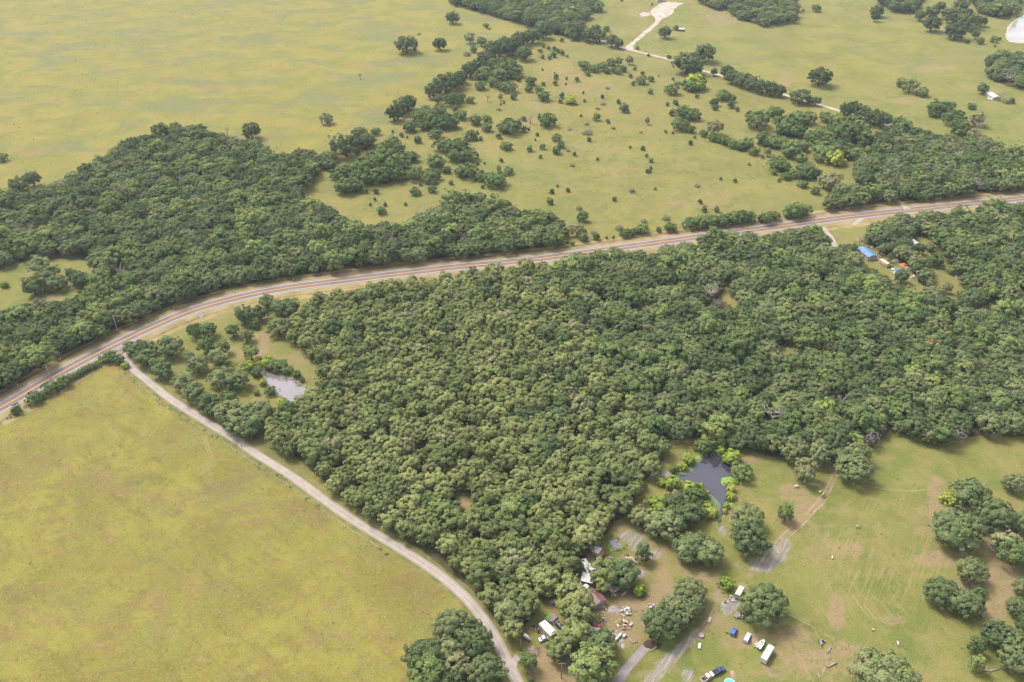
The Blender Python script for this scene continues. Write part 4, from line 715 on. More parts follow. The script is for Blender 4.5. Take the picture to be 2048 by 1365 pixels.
grp('in the fence hedge of the near field', [(640, 800, 84, 'shrub'), (690, 816, 62, 'shrub'), (600, 815, 50, 'shrub'), (560, 848, 44, 'shrub'), (530, 862, 44, 'shrub'), (500, 876, 46, 'shrub'), (470, 892, 46, 'shrub'), (440, 908, 46, 'shrub'), (410, 922, 48, 'shrub'), (370, 946, 84, 'shrub'), (295, 985, 84, 'shrub'), (330, 965, 50, 'shrub'), (200, 1046, 84, 'shrub'), (240, 1030, 50, 'shrub'), (95, 1112, 60, 'juniper'), (735, 850, 44, 'willow')], Z4, k2)
grp('around the dark pond', [(1130, 362, 225, 'shrub'), (1230, 380, 130, 'shrub'), (930, 532, 185), (842, 632, 135), (722, 662, 105, 'shrub'), (1382, 402, 135), (1540, 492, 215), (1472, 542, 125), (1670, 702, 265, 'shrub'), (1522, 932, 115), (1522, 1042, 125), (1460, 1172, 84), (1432, 1242, 74), (572, 852, 135), (722, 852, 205), (1592, 812, 54), (1580, 850, 60)], Z6, 6.827, 'willow')
grp('below the dark pond on its left bank', [(952, 922, 185), (1072, 932, 155), (1002, 1052, 305, 'shrub'), (1152, 1012, 125), (502, 1162, 285), (1252, 1262, 175), (802, 1102, 255, 'olive'), (302, 1262, 225, 'olive'), (1182, 1182, 155), (1102, 1272, 205, 'shrub'), (702, 1302, 225, 'mixed'), (400, 1290, 120)], Z6, 6.827, 'willow')
grp('in the clump under the dark pond', [(1700, 392, 115, 'olive'), (1790, 422, 154), (1850, 442, 174), (1905, 312, 134), (1980, 380, 150), (1900, 420, 150), (2000, 572, 175), (2090, 600, 170), (1960, 600, 120)], Z7, k2, 'mixed')
grp('in the pair beside the dark pond outlet', [(430, 410, 195), (435, 532, 215)], Z5, k2, 'bigoak')
grp('against the wood on the right lawn', [(765, 125, 140, 'olive', 'small grey-olive oak at the wood edge right of the dark pond'), (1060, 118, 212, 'bigoak', 'large domed oak at the wood edge above the worn track'), (655, 372, 82, 'elm', 'small round tree alone beside the tan track on the lawn'), (520, 910, 262, 'bigoak', 'wide spreading oak beside the cream camper trailer'), (305, 785, 84, 'willow', 'bright green bush beside the cream camper trailer')], Z5, k2)
grp('in the clump left of the cars', [(95, 832, 185), (50, 962, 175), (-70, 1022, 215), (-20, 940, 160), (110, 920, 130)], Z5, k2, 'bigoak')
grp('on the right edge of the lawn', [(1740, 258, 194, 'mixed'), (1770, 240, 120, 'dead'), (1990, 206, 124, 'bigoak'), (1660, 465, 300, 'bigoak'), (1890, 402, 215, 'bigoak'), (2045, 432, 155, 'bigoak'), (1605, 292, 84, 'willow'), (1945, 552, 150, 'olive'), (2005, 602, 165, 'elm'), (1740, 712, 168, 'bigoak'), (1570, 842, 205, 'bigoak'), (1720, 902, 185, 'bigoak'), (1650, 882, 155, 'bigoak'), (1790, 832, 64, 'shrub'), (2010, 922, 125, 'bigoak'), (2035, 802, 90, 'mixed')], Z5, k2)
grp('in the bottom right corner of the lawn', [(1900, 1092, 185, 'bigoak'), (1995, 1132, 185, 'bigoak'), (2000, 1222, 205, 'bigoak'), (1885, 1052, 105, 'mixed'), (1775, 1147, 82, 'elm'), (1780, 1252, 82, 'elm'), (1230, 1340, 330, 'bigoak', 'wide domed oak cut by the bottom edge of the lawn'), (2120, 1050, 190, 'bigoak')], Z5, k2)
grp('around the junkyard sheds', [(1712, 602, 90, 'elm'), (1690, 826, 78, 'willow'), (1600, 722, 175, 'mixed'), (1540, 700, 120, 'mixed'), (1490, 722, 165, 'oak'), (1480, 790, 100, 'oak'), (1290, 782, 125, 'oak'), (1310, 882, 205, 'oak'), (1340, 952, 180, 'oak'), (1310, 682, 105, 'mixed'), (1535, 830, 90, 'dead'), (1600, 790, 80, 'mixed')], Z7, k2)
grp('below the white-roofed trailer home', [(1322, 1072, 170, 'oak'), (1262, 1120, 130, 'oak'), (1225, 1165, 165, 'oak'), (1400, 1252, 215, 'elm'), (1475, 1152, 165, 'mixed'), (1490, 1112, 110, 'mixed'), (1440, 1290, 150, 'mixed'), (1040, 1240, 90, 'elm'), (1055, 1350, 40, 'shrub')], Z7, k2)
grp('in the yard of the blue-roofed house', [(930, 250, 230, 'mixed'), (960, 400, 220, 'mixed'), (1100, 150, 200, 'mixed'), (1200, 290, 230, 'mixed'), (1230, 480, 330, 'mixed'), (1400, 420, 240, 'mixed'), (1600, 420, 220, 'mixed'), (680, 230, 180, 'elm'), (700, 450, 170, 'olive'), (930, 620, 120, 'elm'), (960, 820, 100, 'willow'), (1500, 830, 260, 'mixed'), (1200, 1040, 330, 'mixed'), (100, 390, 150, 'elm'), (240, 220, 180, 'dead')], ZF, 11.375)
grp('in the grassy strip of the right wood', [(1872, 520, 34, 'shrub'), (1905, 540, 22, 'shrub'), (1925, 590, 20, 'shrub'), (1860, 495, 20, 'shrub'), (1896, 575, 18, 'olive'), (1915, 612, 22, 'shrub')])
grp('standing out in the mixed wood', [(1865, 693, 38, 'rust', 'browned oak with rusty leaves in the mixed wood on the right'), (1390, 515, 42, 'dead', 'bare grey dead tree at the wood edge by the highway'), (1050, 560, 30, 'dead', 'pale dead snag in the wood below the highway'), (1600, 706, 22, 'greybush', 'grey leafless crown beside the small gap in the mixed wood'), (2035, 720, 34, 'dead', 'bare dead tree at the right edge of the mixed wood'), (1800, 445, 34, 'dead', 'pale dead tree by the highway at the right'), (1690, 570, 22, 'dead', 'grey dead crown left of the blue-roofed house'), (1250, 955, 50, 'dead', 'large grey dead oak at the wood edge by the dark pond'), (945, 545, 20, 'elm', 'slim tree at the lower highway verge'), (1880, 1245, 0.01, 'dead')][:9])
grp('in the lawn clearing of the right wood', [(1760, 1265, 230, 'mixed'), (1850, 130, 160, 'mixed'), (1640, 800, 150, 'mixed')], zm(1700, 440, 6.0), 6.0)
# with the trees told apart below, the largest of the wood stand as trees of their own, up to 300 of a kind
def vis_size(t):
    px, py, dep = px_of((t[0], t[1], 6)); ok = 0 < px < 2048 and 0 < py < 1365
    return t[2] / dep if ok and t[3] not in ('greytree', 'dead') else 0
have = {}
for o in ALL: have[o.name.split('.')[0]] = have.get(o.name.split('.')[0], 0) + 1
single = set()
for i in sorted(range(len(trees_w)), key=lambda i: -vis_size(trees_w[i]))[:420]:
    nm = NAME[trees_w[i][3]]
    if have.get(nm, 0) < 298 and len(single) < 300: single.add(i); have[nm] = have.get(nm, 0) + 1
WLAB = dict(central='packed into the even wood beside the gravel road', grove='in the grove left of the gravel road bend', east='in the mixed wood around the dark pond', north='in the wood above the highway')
KLAB = dict(oak='olive post oak', mixed='grey-green oak', elm='fresh green tree', olive='pale olive tree', evergreen='dark green oak', lime='light green tree', bigoak='broad-crowned oak')
for i in single:
    x, y, r, kind, wood = trees_w[i]; o = place(kind, x, y, r, KH[kind](r) * rnd.uniform(.85, 1.15)); tag(o, KLAB[kind] + ' ' + WLAB.get(wood, 'in the far wood'), 'tree', KLAB[kind] + 's of the ' + wood + ' wood')
GT = []
for s in range(2):
    V, F, T = crown_arrays(900 + s, 3.4, 8.0, rc=.8, leaf=.34, per=20, rag=.3); GT.append((with_tint(mesh_np('crown', V, F, [L_grey]), T), PROTO['oak'][0][1], 3.4, 8.0))
PROTO['greytree'] = GT; KH['greytree'] = lambda r: 1.2 * r + 3.5
# merged prototypes for the mass of the wood
KL = []; proto_objs = []
for kind in ('oak', 'mixed', 'elm', 'olive', 'greytree', 'evergreen', 'lime', 'bigoak', 'dead'):
    for v, (cm, tm, R0, H0) in enumerate(PROTO[kind]):
        po = bpy.data.objects.new('foliage_source', cm); KL.append((kind, R0, H0)); proto_objs.append(po)
first = {}
for i, (k, _, _) in enumerate(KL): first.setdefault(k, i)
cnt = {k: len(PROTO[k]) for k in first}
def woods_nodes():
    ng = bpy.data.node_groups.new('wood', 'GeometryNodeTree')
    ng.interface.new_socket('Geometry', in_out='INPUT', socket_type='NodeSocketGeometry'); ng.interface.new_socket('Geometry', in_out='OUTPUT', socket_type='NodeSocketGeometry')
    n, l = ng.nodes, ng.links; gi = n.new('NodeGroupInput'); go = n.new('NodeGroupOutput'); j = n.new('GeometryNodeJoinGeometry')
    last = []
    for po in proto_objs:
        oi = n.new('GeometryNodeObjectInfo'); oi.inputs['Object'].default_value = po; oi.transform_space = 'ORIGINAL'
        g2 = n.new('GeometryNodeGeometryToInstance'); l.new(oi.outputs['Geometry'], g2.inputs[0]); last.append(g2)
    for g2 in reversed(last): l.new(g2.outputs[0], j.inputs[0])
    ip = n.new('GeometryNodeInstanceOnPoints'); l.new(gi.outputs[0], ip.inputs['Points']); l.new(j.outputs[0], ip.inputs['Instance']); ip.inputs['Pick Instance'].default_value = True
    def na(name, ty):
        a = n.new('GeometryNodeInputNamedAttribute'); a.data_type = ty; a.inputs['Name'].default_value = name; return a.outputs['Attribute']
    l.new(na('pick', 'INT'), ip.inputs['Instance Index']); l.new(na('scl', 'FLOAT_VECTOR'), ip.inputs['Scale'])
    cx = n.new('ShaderNodeCombineXYZ'); l.new(na('rot', 'FLOAT'), cx.inputs['Z']); l.new(cx.outputs[0], ip.inputs['Rotation'])
    l.new(ip.outputs[0], go.inputs[0]); return ng
NG_W = woods_nodes()
STUFF = dict(north=('dense green woodland filling the ground above the highway', 'woodland'), central=('even olive post oak wood right of the gravel road', 'woodland'), east=('mixed green woodland below the highway on the right', 'woodland'), grove=('oak grove left of the gravel road at the bottom', 'woodland'),
    eastern=('dark woodland above the highway at the right edge', 'woodland'), top=('green wood along the top edge, left of the pale gravel yard', 'woodland'), topright=('green wood at the top edge, right of the pale gravel yard', 'woodland'), farright=('dark clump of oaks at the right edge below the white pond', 'woodland'), corner=('far wood in the top right corner', 'woodland'))
for wood in STUFF:
    T = [t for i, t in enumerate(trees_w) if t[4] == wood and i not in single]
    if not T: continue
    n = len(T); me = bpy.data.meshes.new('woodland'); me.vertices.add(n)
    me.vertices.foreach_set('co', np.array([[t[0], t[1], 0] for t in T], dtype=np.float32).ravel())
    pick = np.zeros(n, np.int32); scl = np.zeros((n, 3), np.float32)
    for q, t in enumerate(T):
        k = t[3]; pick[q] = first[k] + rsW.randint(cnt[k]); _, R0, H0 = KL[pick[q]]; s = t[2] / R0; scl[q] = (s * rsW.uniform(.94, 1.06), s, KH[k](t[2]) * rsW.uniform(.78, 1.18) / H0)
    a = me.attributes.new('pick', 'INT', 'POINT'); a.data.foreach_set('value', pick)
    a = me.attributes.new('scl', 'FLOAT_VECTOR', 'POINT'); a.data.foreach_set('vector', scl.ravel())
    a = me.attributes.new('rot', 'FLOAT', 'POINT'); a.data.foreach_set('value', rsW.uniform(0, 6.28, n).astype(np.float32))
    o = new_obj('woodland', me); md = o.modifiers.new('wood', 'NODES'); md.node_group = NG_W
    tag(o, STUFF[wood][0], STUFF[wood][1], kind='stuff')
print('WOOD', len(trees_w))

# seedlings too alike to tell apart
PAST = [(740, 400), (880, 300), (960, 250), (1080, 130), (1240, 130), (1400, 170), (1500, 240), (1560, 320), (1600, 390), (1480, 420), (1300, 440), (1150, 440), (1020, 380), (860, 400)]
A_ = W(PAST); rq = np.random.RandomState(21); Q_ = rq.uniform(A_.min(0), A_.max(0), (400, 2)); Q_ = Q_[inside(Q_, A_)]; Q_ = Q_[(np.sin(Q_[:, 0] * .05) * np.sin(Q_[:, 1] * .043 + 1)) > .15][:60]
own = np.array([o.location[:2] for o in ALL])
for x, y in Q_:
    if np.hypot(*(own - (x, y)).T).min() < 9: continue
    o = place('juniper', x, y, rq.uniform(.7, 1.9)); tag(o, 'tiny dark bush dotted about the open pasture', 'bush', 'tiny bushes dotted about the pasture'); ALL.append(o)
# low weeds and grass tufts
def weeds(name, label, pts, mat, size, per, spread, rs, hgt=.5):
    C = np.repeat(np.asarray(pts), per, 0); n = len(C); q = rs.randn(n, 3) * np.array([spread, spread, 0]); C3 = np.column_stack([C, np.abs(rs.randn(n)) * hgt * .5 + .08]) + q
    V, F, T = leaf_cloud(rs, C3, rs.randn(n, 3) * .5 + np.array([0, 0, .9]), size, np.clip(.5 + rs.randn(n) * .25, 0, 1))
    o = new_obj(name, with_tint(mesh_np(name, V, F, [mat]), T)); return tag(o, label, 'weeds', kind='stuff')
rs5 = np.random.RandomState(5)
FS = -1.0          # the near field lies on this side of the gravel road
def offs(A, d):
    T = np.gradient(A, axis=0); T /= np.linalg.norm(T, axis=1)[:, None]; return A + np.stack([-T[:, 1], T[:, 0]], 1) * d
def along(pts_px, step, jit, z=0): A = spline(W(pts_px), step); return A + rs5.randn(*A.shape) * jit
fence_pts = np.concatenate([offs(road[8:-30], FS * 4.6)[::1] + rs5.randn(len(road[8:-30]), 2) * .5, along([(0, 848), (60, 806), (120, 774), (205, 728), (232, 716)], 1.0, .5), along([(0, 848), (60, 806), (120, 774), (205, 728), (232, 716)], 1.2, .8)])
weeds('fence_weeds', 'ragged green weeds along the near field fence and gravel road', fence_pts[(np.sin(fence_pts[:, 0] * .21) + np.sin(fence_pts[:, 1] * .13 + 1) + rs5.randn(len(fence_pts)) * .7) > .55], L_shrub, .5, 12, .55, rs5, 1.0)
A = W(FIELD_PX); Q = rs5.uniform(A.min(0), A.max(0), (9000, 2)); Q = Q[inside(Q, A)][:2600]; weeds('grass_tufts', 'pale seed heads and tufts scattered over the near yellow field', Q, L_straw, .30, 5, .4, rs5, .3)
A = W([(700, 430), (860, 340), (780, 290), (1000, 180), (1100, 90), (1250, 110), (1440, 170), (1640, 230), (1560, 330), (1640, 400), (1300, 460), (1140, 440)]); Q = rs5.uniform(A.min(0), A.max(0), (6000, 2)); Q = Q[inside(Q, A)][:1600]; weeds('pasture_weeds', 'low weed tufts dotted over the middle pasture', Q, L_weed, .45, 6, .5, rs5, .4)
A = W([(1500, 930), (2048, 880), (2100, 1400), (1500, 1400), (1300, 1340)]); Q = rs5.uniform(A.min(0), A.max(0), (5000, 2)); Q = Q[inside(Q, A)][:1300]; weeds('lawn_weeds', 'short weed tufts on the mown right lawn', Q, L_weed, .28, 5, .3, rs5, .2)
A = W([(-50, -20), (880, 0), (1000, 80), (770, 262), (540, 300), (370, 250), (0, 395)]); Q = rs5.uniform(A.min(0), A.max(0), (5000, 2)); Q = Q[inside(Q, A)][:1100]; weeds('field_weeds', 'dull weed tufts over the far pale field', Q, L_weed, .6, 6, .8, rs5, .4)
pts = np.concatenate([along(POND1 + POND1[:1], 1.6, .6), along(POND2 + POND2[:1], 1.6, .6), along(POND5 + POND5[:1], 1.4, .4)]); weeds('bank_weeds', 'rank green growth around the pond banks', pts, L_weed, .45, 8, .5, rs5, .7)
# ================================================================== vehicles
def wheels(root, xs, w, r=.34, tw=.22):
    for x in xs:
        for s in (-1, 1):
            t = MB().cyl((x, s * (w / 2 - tw / 2 + .02), r), r, tw, 14, 'y').build('wheel', P['dark'], root); MB().cyl((x, s * (w / 2 + .03), r), r * .58, .04, 10, 'y').build('rim', P['chrome'], t)
def loft_body(prof, w, tuck=.10, zt=None):
    """car body: side profile, narrower towards the roof"""
    m = MB(); zmax = max(z for _, z in prof); n = len(prof)
    f = lambda z: w / 2 * (1 - tuck * max(0, (z - .85) / max(.1, zmax - .85)))
    V = [(x, -f(z), z) for x, z in prof] + [(x, f(z), z) for x, z in prof]
    F = [[i, n + i, n + (i + 1) % n, (i + 1) % n] for i in range(n)] + [list(range(n)), [n + i for i in range(n)][::-1]]
    return m.add(V, F)
def car(name, label, p0, p1, paint, L=4.4, w=1.75, style='sedan', group=None):
    c, rz, _ = span(p0, p1, .8); t = thing(name, label, 'truck' if style == 'pickup' else 'car', c, rz, group); h = L / 2
    if style == 'sedan': prof = [(-h, .35), (-h, .85), (-h + .15, .95), (-h + .85, 1.0), (-h + 1.35, 1.42), (h - 2.0, 1.44), (h - 1.25, 1.0), (h - .25, .85), (h, .7), (h, .35)]; cab = (-h + 1.3, h - 2.0, -h + .85, h - 1.22, 1.0, 1.43)
    elif style == 'van': prof = [(-h, .35), (-h, 1.0), (-h + .15, 1.65), (-h + .5, 1.78), (h - 1.9, 1.78), (h - 1.1, 1.15), (h - .1, .95), (h, .7), (h, .35)]; cab = (-h + .5, h - 1.9, -h + .12, h - 1.12, 1.12, 1.77)
    else: prof = [(-h, .45), (-h, 1.05), (-h + 1.95, 1.05), (-h + 1.95, 1.2), (-h + 2.15, 1.78), (h - 2.15, 1.78), (h - 1.45, 1.22), (h - .15, 1.08), (h, .85), (h, .45)]; cab = (-h + 2.1, h - 2.15, -h + 1.95, h - 1.45, 1.2, 1.77)
    b = loft_body(prof, w).build('body', paint, t, bevel=.05)
    x0, x1, xr, xf, z0, z1 = cab; wt = w * .45
    MB().add([(xf + .02, -wt, z0 + .03), (xf + .02, wt, z0 + .03), (x1 + .10, wt * .93, z1 - .06), (x1 + .10, -wt * .93, z1 - .06)], [[0, 1, 2, 3]]).build('windscreen', P['glass'], t)
    MB().add([(xr - .02, wt, z0 + .05), (xr - .02, -wt, z0 + .05), (x0 - .10, -wt * .93, z1 - .06), (x0 - .10, wt * .93, z1 - .06)], [[0, 1, 2, 3]]).build('rear_window', P['glass'], t)
    for s in (-1, 1):
        y0, y1 = s * (w / 2 * .995 + .01), s * (w / 2 * .91 + .012)
        MB().add([(xr + .3, y0, z0 + .04), (xf - .25, y0, z0 + .04), (x1 - .03, y1, z1 - .1), (x0 + .08, y1, z1 - .1)], [[0, 1, 2, 3] if s < 0 else [3, 2, 1, 0]]).build('side_window', P['glass'], t)
        MB().box((h - .03, s * w * .36, .72), (.08, .34, .16)).build('headlight', P['lamp'], t); MB().box((-h + .02, s * w * .40, .82), (.06, .22, .2)).build('tail_light', P['tail'], t)
    MB().box((h - .02, 0, .45), (.14, w * .94, .18)).build('bumper', P['grey'], t); MB().box((-h + .01, 0, .47), (.14, w * .94, .18)).build('bumper', P['grey'], t)
    if style == 'pickup':
        MB().box((-h + 1.0, 0, 1.06), (1.75, w * .80, .02)).build('truck_bed', P['dark'], t)
        for s in (-1, 1): MB().box((-h + 1.0, s * w * .45, 1.14), (1.9, .12, .18)).build('bed_side', paint, t)
        MB().box((-h + .05, 0, 1.14), (.10, w * .9, .18)).build('tailgate', paint, t)
    wheels(t, (-h + .85, h - .85), w); return t
def trailer(name, label, cat, p0, p1, z, w, h, body, roof, L=None, vent=True, round_=.25, axle=2, door=True, group=None):
    c, rz, LL = span(p0, p1, z); L = L or LL; t = thing(name, label, cat, c, rz, group); e = L / 2; b0 = .55
    prof = [(-w / 2, b0), (w / 2, b0), (w / 2, h - round_), (w / 2 - round_, h), (-w / 2 + round_, h), (-w / 2, h - round_)]
    MB().xprism(prof, -e, e).build('body', body, t)
    rp = [(-w / 2 - .04, h - round_), (-w / 2 + round_, h + .03), (w / 2 - round_, h + .03), (w / 2 + .04, h - round_), (w / 2 - round_, h + .09), (-w / 2 + round_, h + .09)]
    rf = MB().xprism([(-w / 2 + .1, h + .012), (w / 2 - .1, h + .012), (w / 2 - .2, h + .08), (-w / 2 + .2, h + .08)], -e + .06, e - .06).build('roof', roof, t)
    if vent:
        for k, x in enumerate(np.linspace(-e * .6, e * .6, max(1, int(L / 2.6)))): MB().box((x, (-1) ** k * w * .12, h + .15), (.45, .45, .14)).build('roof_vent', P['grey'], rf)
    for s in (-1, 1):
        for x in np.linspace(-e * .55, e * .6, max(2, int(L / 2.4))): MB().box((x, s * (w / 2 + .012), h * .62), (.8, .03, .5)).build('window', P['glass'], t)
    if door: MB().box((e * .2, -w / 2 - .015, (b0 + h * .85) / 2), (.7, .035, h * .85 - b0 - .05)).build('door', P['grey'], t)
    MB().tube([(e, -w * .3, .5), (e + .9, 0, .5), (e, w * .3, .5)], .05, 6).build('hitch', P['steel'], t)
    xs = [0] if axle == 1 else [-.45, .45]; wheels(t, xs, w * .92, .33); return t
BL = 'row of vehicles parked on the lower lawn'
car('parked_car', 'bright blue compact car parked alone on the lawn', ZB(490, 812), ZB(528, 738), P['blue'], 4.0, 1.7, 'van', BL)
car('parked_car', 'white car with dark windows beside the blue car', ZB(650, 882), ZB(688, 806), P['carwhite'], 4.6, 1.75, 'van', BL)
car('pickup_truck', 'cream crew-cab pickup parked behind the navy one', ZB(150, 1338), ZB(258, 1268), P['cream'], 5.6, 1.95, 'pickup', BL)
car('pickup_truck', 'navy blue pickup at the front of the two-truck line', ZB(284, 1258), ZB(388, 1206), P['navy'], 5.2, 1.9, 'pickup', BL)
car('parked_car', 'red car side-on above the white utility trailer', ZA(822, 838), ZA(906, 856), P['red'], 4.4, 1.75, 'sedan')
car('parked_car', 'white sedan beside the white-roofed trailer home', ZE(412, 768), ZE(532, 716), P['carwhite'], 4.4, 1.75, 'sedan')
car('parked_car', 'dark car half hidden under the spreading oak', ZB(600, 545), ZB(680, 530), P['black'], 4.4, 1.75, 'sedan')
car('parked_car', 'dark red car under trees in the blue-roofed yard', ZF(1345, 720), ZF(1412, 700), P['red'], 4.4, 1.75, 'sedan')
car('parked_car', 'dark blue car in the wood gap right of the yard', ZK(730, 500), ZK(840, 470), P['navy'], 4.4, 1.8, 'sedan')
trailer('travel_trailer', 'long white travel trailer standing on the lower lawn', 'trailer', ZB(856, 1096), ZB(950, 940), 2.7, 2.4, 2.8, P['white'], P['white'], group=BL)
trailer('camper_trailer', 'cream-roofed camper trailer beside the spreading oak', 'trailer', ZB(552, 350), ZB(606, 252), 2.5, 2.2, 2.6, P['offwhite'], P['cream'], vent=False)
trailer('mobile_home', 'white-roofed trailer home under trees by the gravel road', 'trailer', ZE(428, 425), ZE(665, 672), 3.0, 3.3, 3.0, P['wall'], P['white'], vent=False, round_=.12)
trailer('camper_trailer', 'tan trailer roof beside the blue-roofed house', 'trailer', ZF(712, 668), ZF(880, 780), 2.6, 2.4, 2.8, P['tan'], P['tan'], vent=True)
trailer('cargo_trailer', 'white box trailer in front of the red car', 'trailer', ZA(812, 880), ZA(906, 896), 1.6, 2.2, 1.9, P['offwhite'], P['white'], vent=False, axle=1)
def boat(label, p0, p1, L=5.0, w=1.9):
    c, rz, _ = span(p0, p1, .9); t = thing('boat', label, 'boat', c, rz); rings = []
    for k in range(9):
        u = k / 8; x = -L / 2 + L * u; b = w / 2 * (1 - max(0, (u - .45) / .55) ** 2.0) + .02; kz = .55 + .45 * max(0, u - .6)
        rings.append([(x, -b, 1.25 + .15 * u), (x, -b * .75, kz + .15), (x, 0, kz), (x, b * .75, kz + .15), (x, b, 1.25 + .15 * u), (x, b * .82, 1.22 + .15 * u), (x, 0, .98), (x, -b * .82, 1.22 + .15 * u)])
    MB().loft(rings).build('hull', P['white'], t, True); MB().box((-.4, 0, 1.2), (.4, w * .7, .12)).build('seat', P['grey'], t); MB().box((.7, 0, 1.4), (.25, .9, .4)).build('console', P['grey'], t)
    MB().box((-L / 2 - .15, 0, 1.3), (.35, .4, .7)).build('outboard_motor', P['black'], t); f = MB(); f.box((0, -.6, .45), (L * .85, .08, .1)); f.box((0, .6, .45), (L * .85, .08, .1)); f.tube([(L * .42, 0, .45), (L * .62, 0, .45)], .05); f.build('trailer_frame', P['steel'], t); wheels(t, [-.5], 1.9, .3); return t
boat('white boat on its trailer left of the long travel trailer', ZB(800, 962), ZB(856, 880))
boat('small white boat on a trailer beside the gravel road', ZE(95, 700), ZE(170, 765), 3.6, 1.3)
def flatbed(label, p0, p1, w, load=None, z=.7):
    c, rz, L = span(p0, p1, z); t = thing('flatbed_trailer', label, 'trailer', c, rz); n = 7
    for k in range(n): MB().box((0, -w / 2 + (k + .5) * w / n, z), (L, w / n * .86, .06)).build('deck_plank', P['wood'] if k % 3 else P['grey'], t)
    f = MB(); [f.box((x, 0, z - .1), (.1, w, .1)) for x in (-L * .4, 0, L * .4)]; f.tube([(L / 2, -w * .3, z - .1), (L / 2 + 1, 0, z - .1), (L / 2, w * .3, z - .1)], .05); f.build('frame', P['steel'], t)
    wheels(t, [-.4, .4], w + .2, .32)
    if load:
        for k in range(load): MB().cyl((-L / 2 + .7 + k * (L - 1.2) / max(1, load - 1), (-1) ** k * w * .14, z + .25), .42, .45, 14).build('load', P['white'] if k % 2 else P['grey'], t)
    return t
flatbed('weathered plank trailer between the green tarp and black tank', ZE(575, 425), ZE(695, 295), 2.2)
flatbed('small trailer loaded with round white tubs in the wood edge', ZE(585, 75), ZE(680, 5), 1.8, 4)
flatbed('pale flatbed with scrap below the dark red leaf patch', ZB(525, 605), ZB(562, 558), 1.6)
flatbed('white metal trailer frame against the oak clump', ZB(112, 430), ZB(166, 372), 1.8, 2)

# ================================================================== buildings
def shed(name, label, cat, p0, p1, w, h, roofm, wallm, z=None, L=None, pitch=.22, over=.3, gable=True, seams=True, group=None):
    """p0-p1: the ridge line as seen"""
    c, rz, LL = span(p0, p1, z or h); L = L or LL; t = thing(name, label, cat, c, rz, group); e, g = L / 2, w / 2; hr = h + g * pitch * (1 if gable else 2)
    if gable: MB().xprism([(-g, 0), (g, 0), (g, h), (0, h + g * pitch), (-g, h)], -e, e).build('wall', wallm, t)
    else: MB().xprism([(-g, 0), (g, 0), (g, h), (-g, hr)], -e, e).build('wall', wallm, t)
    rf = MB(); th = .08; oz = over * pitch
    if gable:
        for s in (-1, 1): rf.add([(x, y, zz) for x in (-e - over, e + over) for y, zz in ((0, hr + .02), (s * (g + over), h - oz + .02), (s * (g + over), h - oz + th), (0, hr + th + .02))], [[0, 1, 2, 3], [7, 6, 5, 4], [0, 4, 5, 1], [3, 2, 6, 7], [1, 5, 6, 2], [0, 3, 7, 4]])
    else: rf.add([(x, y, zz) for x in (-e - over, e + over) for y, zz in ((-g - over, hr + oz + .02), (g + over, h - oz + .02), (g + over, h - oz + th), (-g - over, hr + oz + th))], [[0, 1, 2, 3], [7, 6, 5, 4], [0, 4, 5, 1], [3, 2, 6, 7], [1, 5, 6, 2], [0, 3, 7, 4]])
    r = rf.build('roof', roofm, t)
    if seams and gable:
        for x in np.arange(-e + .3, e, 1.0):
            m = MB()
            for s in (-1, 1): m.tube([(x, s * .08, hr + th + .02), (x, s * (g + over), h - oz + th + .02)], .035, 4)
            m.build('roof_seam', roofm, r)
    d = MB().box((e * .3, -g - .03, 1.0), (.9, .05, 2.0)).build('door', P['wood'], t)
    for s in (-1, 1):
        for x in ((-e * .5,) if L < 7 else (-e * .6, 0, e * .65)):
            wn_ = MB().box((x, s * (g + .015), min(1.5, h * .6)), (.9, .04, .8)).build('window', P['offwhite'], t); MB().box((x, s * (g + .045), min(1.5, h * .6)), (.74, .03, .64)).build('pane', P['glass'], wn_)
    return t
house = shed('house', 'long house with its roof under blue tarpaulin', 'house', ZF(285, 400), ZF(530, 590), 6.6, 2.7, P['grey'], P['wall'], z=3.4, pitch=.34)
def tarp(root, L, w, h, pitch, x0, x1, y0, y1, mat, name='tarpaulin', seed=4):
    rs = np.random.RandomState(seed); m = MB(); nx_, ny_ = 12, 10; V = []
    for i in range(nx_ + 1):
        for j in range(ny_ + 1):
            x = x0 + (x1 - x0) * i / nx_ + (rs.randn() * .12 if i in (0, nx_) else 0); y = y0 + (y1 - y0) * j / ny_ + (rs.randn() * .12 if j in (0, ny_) else 0)
            V.append((x, y, h + (w / 2 - abs(y)) * pitch + .17 + abs(rs.randn()) * .05))
    F_ = [[i * (ny_ + 1) + j, (i + 1) * (ny_ + 1) + j, (i + 1) * (ny_ + 1) + j + 1, i * (ny_ + 1) + j + 1] for i in range(nx_) for j in range(ny_)]
    o = m.add(V, F_).build(name, mat, root, True); so = o.modifiers.new('cloth', 'SOLIDIFY'); so.thickness = .02; return o
hl = span(ZF(285, 400), ZF(530, 590), 3.4)[2] / 2
tarp(house, hl * 2, 6.6, 2.7, .34, -hl * 1.02, hl * .10, -3.5, 3.5, P['tarp']); tarp(house, hl * 2, 6.6, 2.7, .34, hl * .2, hl * 1.03, -3.5, 3.0, P['tarp'], seed=8)
shed('shed', 'pale grey metal shed above the blue-roofed yard', 'shed', ZF(1340, 205), ZF(1505, 320), 5.0, 2.4, P['white'], P['offwhite'])
shed('shed', 'rust brown roofed shed below the blue-roofed yard', 'shed', ZK(385, 590), ZK(540, 650), 5.0, 2.4, P['rust'], P['wood'])
shed('house', 'low house with a maroon metal roof in the junkyard', 'house', ZC(745, 1110), ZC(858, 1240), 5.2, 2.6, P['maroon'], P['wall'])
shed('shed', 'maroon lean-to behind the maroon-roofed house', 'shed', ZC(660, 1030), ZC(725, 1090), 3.6, 2.2, P['maroon'], P['wood'], gable=False)
